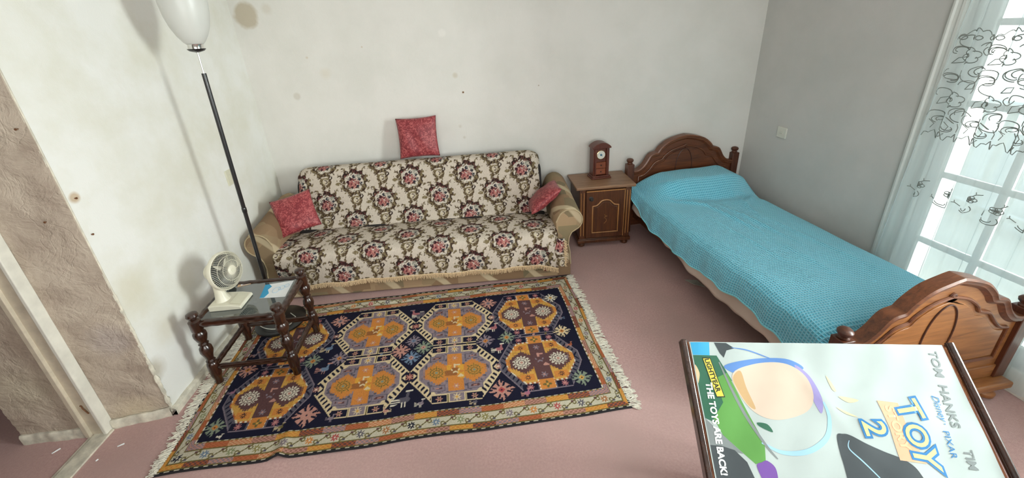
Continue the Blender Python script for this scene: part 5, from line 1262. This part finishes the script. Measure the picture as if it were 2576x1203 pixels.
# plain colour fields in place of the picture
ink('printed_panel', 'ink_cyan', [(0.000, 0.003), (0.066, 0.002), (0.058, 0.048), (0.000, 0.047)], 'bright blue corner block')
ink('printed_panel', 'ink_darkgreen', [(0.000, 0.048), (0.082, 0.048), (0.115, 0.13), (0.090, 0.16), (0.075, 0.20), (0.05, 0.27), (0.000, 0.25)], 'dark green colour field')
ink('printed_panel', 'ink_silver', [(0.000, 0.25), (0.046, 0.297), (0.10, 0.35), (0.070, 0.345), (0.000, 0.33)], 'pale grey colour field')
ink('printed_panel', 'ink_green', [(0.060, 0.125), (0.104, 0.105), (0.128, 0.177), (0.171, 0.318), (0.161, 0.371), (0.129, 0.376), (0.046, 0.297), (0.028, 0.250), (0.070, 0.20)], 'bright green colour field')
ink('printed_panel', 'ink_salmon', blob([(0.0, 0.080), (0.011, 0.107), (0.003, 0.136), (0.0, 0.136)], 4))
ink('printed_panel', 'ink_grey', [(0.000, 0.328), (0.035, 0.329), (0.075, 0.340), (0.105, 0.372), (0.123, 0.44), (0.118, 0.60), (0.000, 0.62)], 'dark grey colour field')
ink('printed_panel', 'ink_grey', [(0.083, 0.003), (0.125, 0.004), (0.150, 0.022), (0.120, 0.030), (0.105, 0.055), (0.095, 0.040)])
ink('printed_disc', 'ink_blue', blob([(0.098, 0.085), (0.20, 0.058), (0.31, 0.055), (0.362, 0.085), (0.30, 0.10), (0.18, 0.12)]), 'blue colour field')
ink('printed_disc', 'ink_lilac', blob([(0.335, 0.075), (0.372, 0.11), (0.387, 0.18), (0.372, 0.225), (0.355, 0.17), (0.345, 0.12)]), 'lilac colour field')
ink('printed_disc', 'ink_skin', blob([(0.118, 0.115), (0.20, 0.075), (0.30, 0.070), (0.358, 0.11), (0.362, 0.18), (0.32, 0.226), (0.22, 0.248), (0.152, 0.212)]), 'beige rounded colour field')
ink('printed_disc', 'ink_tan', blob([(0.120, 0.120), (0.150, 0.098), (0.158, 0.150), (0.172, 0.215), (0.150, 0.205), (0.128, 0.16)]), 'tan edge')
ink('printed_panel', 'ink_darkgreen', blob([(0.165, 0.258), (0.195, 0.262), (0.205, 0.285), (0.17, 0.27)], 5))
def ribbon(name, mat, pts, w, label=None):
    P = [(p.x, p.y) for p in bez(pts, 8)]; L = []; R_ = []
    for i, p in enumerate(P):
        a = Vector(P[max(i-1, 0)]); c = Vector(P[min(i+1, len(P)-1)]); t = (c-a).normalized(); ww = w*(0.35+0.65*math.sin(PI*min(1, max(0.06, i/(len(P)-1)))))
        L.append((p[0]+t.y*ww, p[1]-t.x*ww)); R_.append((p[0]-t.y*ww, p[1]+t.x*ww))
    LAY[0] += 0.00004; g = MB()
    for (a, b_, c, d) in zip(L[:-1], L[1:], R_[1:], R_[:-1]): g.add([pp_(q[0], q[1], LAY[0]) for q in (a, b_, c, d)], [(0, 1, 2, 3)])
    o = g.build(name, mat, poster)
    if label: o['label'] = label
    return o
ribbon('printed_stripe', 'ink_paleblue', [(0.163, 0.315), (0.219, 0.341), (0.297, 0.335), (0.367, 0.294), (0.393, 0.238), (0.388, 0.19)], 0.0075, 'pale blue curved stripe')
ribbon('printed_stripe', 'ink_silver', [(0.085, 0.07), (0.105, 0.15), (0.135, 0.24), (0.172, 0.32), (0.20, 0.36)], 0.005, 'grey curved stripe')
ribbon('printed_stripe', 'ink_blue', [(0.14, 0.02), (0.20, 0.03), (0.29, 0.066)], 0.0022)
ink('printed_disc', 'ink_purple', blob([(0.131, 0.383), (0.150, 0.370), (0.167, 0.366), (0.187, 0.387), (0.180, 0.430), (0.150, 0.440)]), 'purple rounded colour field')
ink('printed_disc', 'ink_grey', blob([(0.400, 0.290), (0.420, 0.282), (0.442, 0.286), (0.479, 0.307), (0.523, 0.327), (0.575, 0.349), (0.602, 0.385), (0.61, 0.47), (0.50, 0.55), (0.40, 0.46), (0.392, 0.36)]), 'dark grey rounded colour field')
ribbon('printed_stripe', 'ink_paleblue', [(0.432, 0.300), (0.424, 0.323), (0.450, 0.356), (0.484, 0.399), (0.52, 0.45)], 0.002)
ink('printed_disc', 'ink_palegold', blob([(0.425, 0.108), (0.436, 0.130), (0.442, 0.156), (0.430, 0.150)], 5)); ink('printed_disc', 'ink_palegold', blob([(0.443, 0.172), (0.480, 0.176), (0.502, 0.183), (0.470, 0.190)], 5)); ink('printed_disc', 'ink_palegold', blob([(0.425, 0.205), (0.455, 0.218), (0.482, 0.232), (0.450, 0.224)], 5))
ink('printed_panel', 'ink_orange', [(0.557, 0.181), (0.619, 0.187), (0.616, 0.27), (0.632, 0.356), (0.560, 0.349), (0.566, 0.26)], 'orange title band')
# words
lettering('printed_words', 'THE TOYS ARE BACK!', 'ink_white', (0.026, 0.138), (-0.035, 1), 0.0285, bold=0.0011, stretch=0.98, label='white words THE TOYS ARE BACK!')
ink('printed_panel', 'ink_black', [(0.030, 0.056), (0.058, 0.056), (0.080, 0.184), (0.052, 0.185)])
ink('printed_panel', 'ink_gold', [(0.032, 0.059), (0.056, 0.059), (0.077, 0.181), (0.054, 0.182)])
lettering('printed_words', 'LIGHTYEAR', 'ink_black', (0.0365, 0.061), (0.175, 1), 0.0225, bold=0.0006, stretch=0.93, label='black word LIGHTYEAR on yellow')
lettering('printed_words', 'TOM  HANKS', 'ink_silver', (0.780, 0.020), (-0.135, 1), 0.036, bold=0.0008, stretch=1.08, label='grey words TOM HANKS')
lettering('printed_words', 'TIM', 'ink_silver', (0.752, 0.312), (-0.10, 1), 0.034, bold=0.0008, stretch=1.0, label='grey word TIM')
lettering('printed_words', 'Disney', 'ink_logo_blue', (0.728, 0.160), (-0.06, 1), 0.030, shear=0.3, stretch=0.90, label='blue word Disney')
lettering('printed_words', '\u00b7', 'ink_logo_blue', (0.722, 0.240), (-0.06, 1), 0.030)
lettering('printed_words', 'PIXAR', 'ink_logo_blue', (0.717, 0.262), (-0.09, 1), 0.025, stretch=1.12, label='blue word PIXAR')
lettering('printed_words', 'STORY', 'ink_salmon', (0.574, 0.196), (0.03, 1), 0.036, bold=0.0012, stretch=1.12, label='pale word STORY on the orange band')
for bl, mt_, lf in ((0.0078, 'ink_logo_blue', 0.0), (0.0012, 'ink_yellow', 0.0003)):
    lettering('title_letter', 'T', mt_, (0.606, 0.182), (0.12, 1), 0.100, bold=bl, lift=lf, stretch=0.98, shear=-0.05)
    lettering('title_letter', 'O', mt_, (0.606, 0.246), (0.0, 1), 0.084, bold=bl, lift=lf, stretch=0.98)
    lettering('title_letter', 'Y', mt_, (0.604, 0.304), (-0.05, 1), 0.100, bold=bl, lift=lf, stretch=1.0, shear=0.1)
    lettering('title_letter', '2', mt_, (0.488, 0.241), (0.03, 1), 0.092, bold=bl, lift=lf, stretch=1.02)
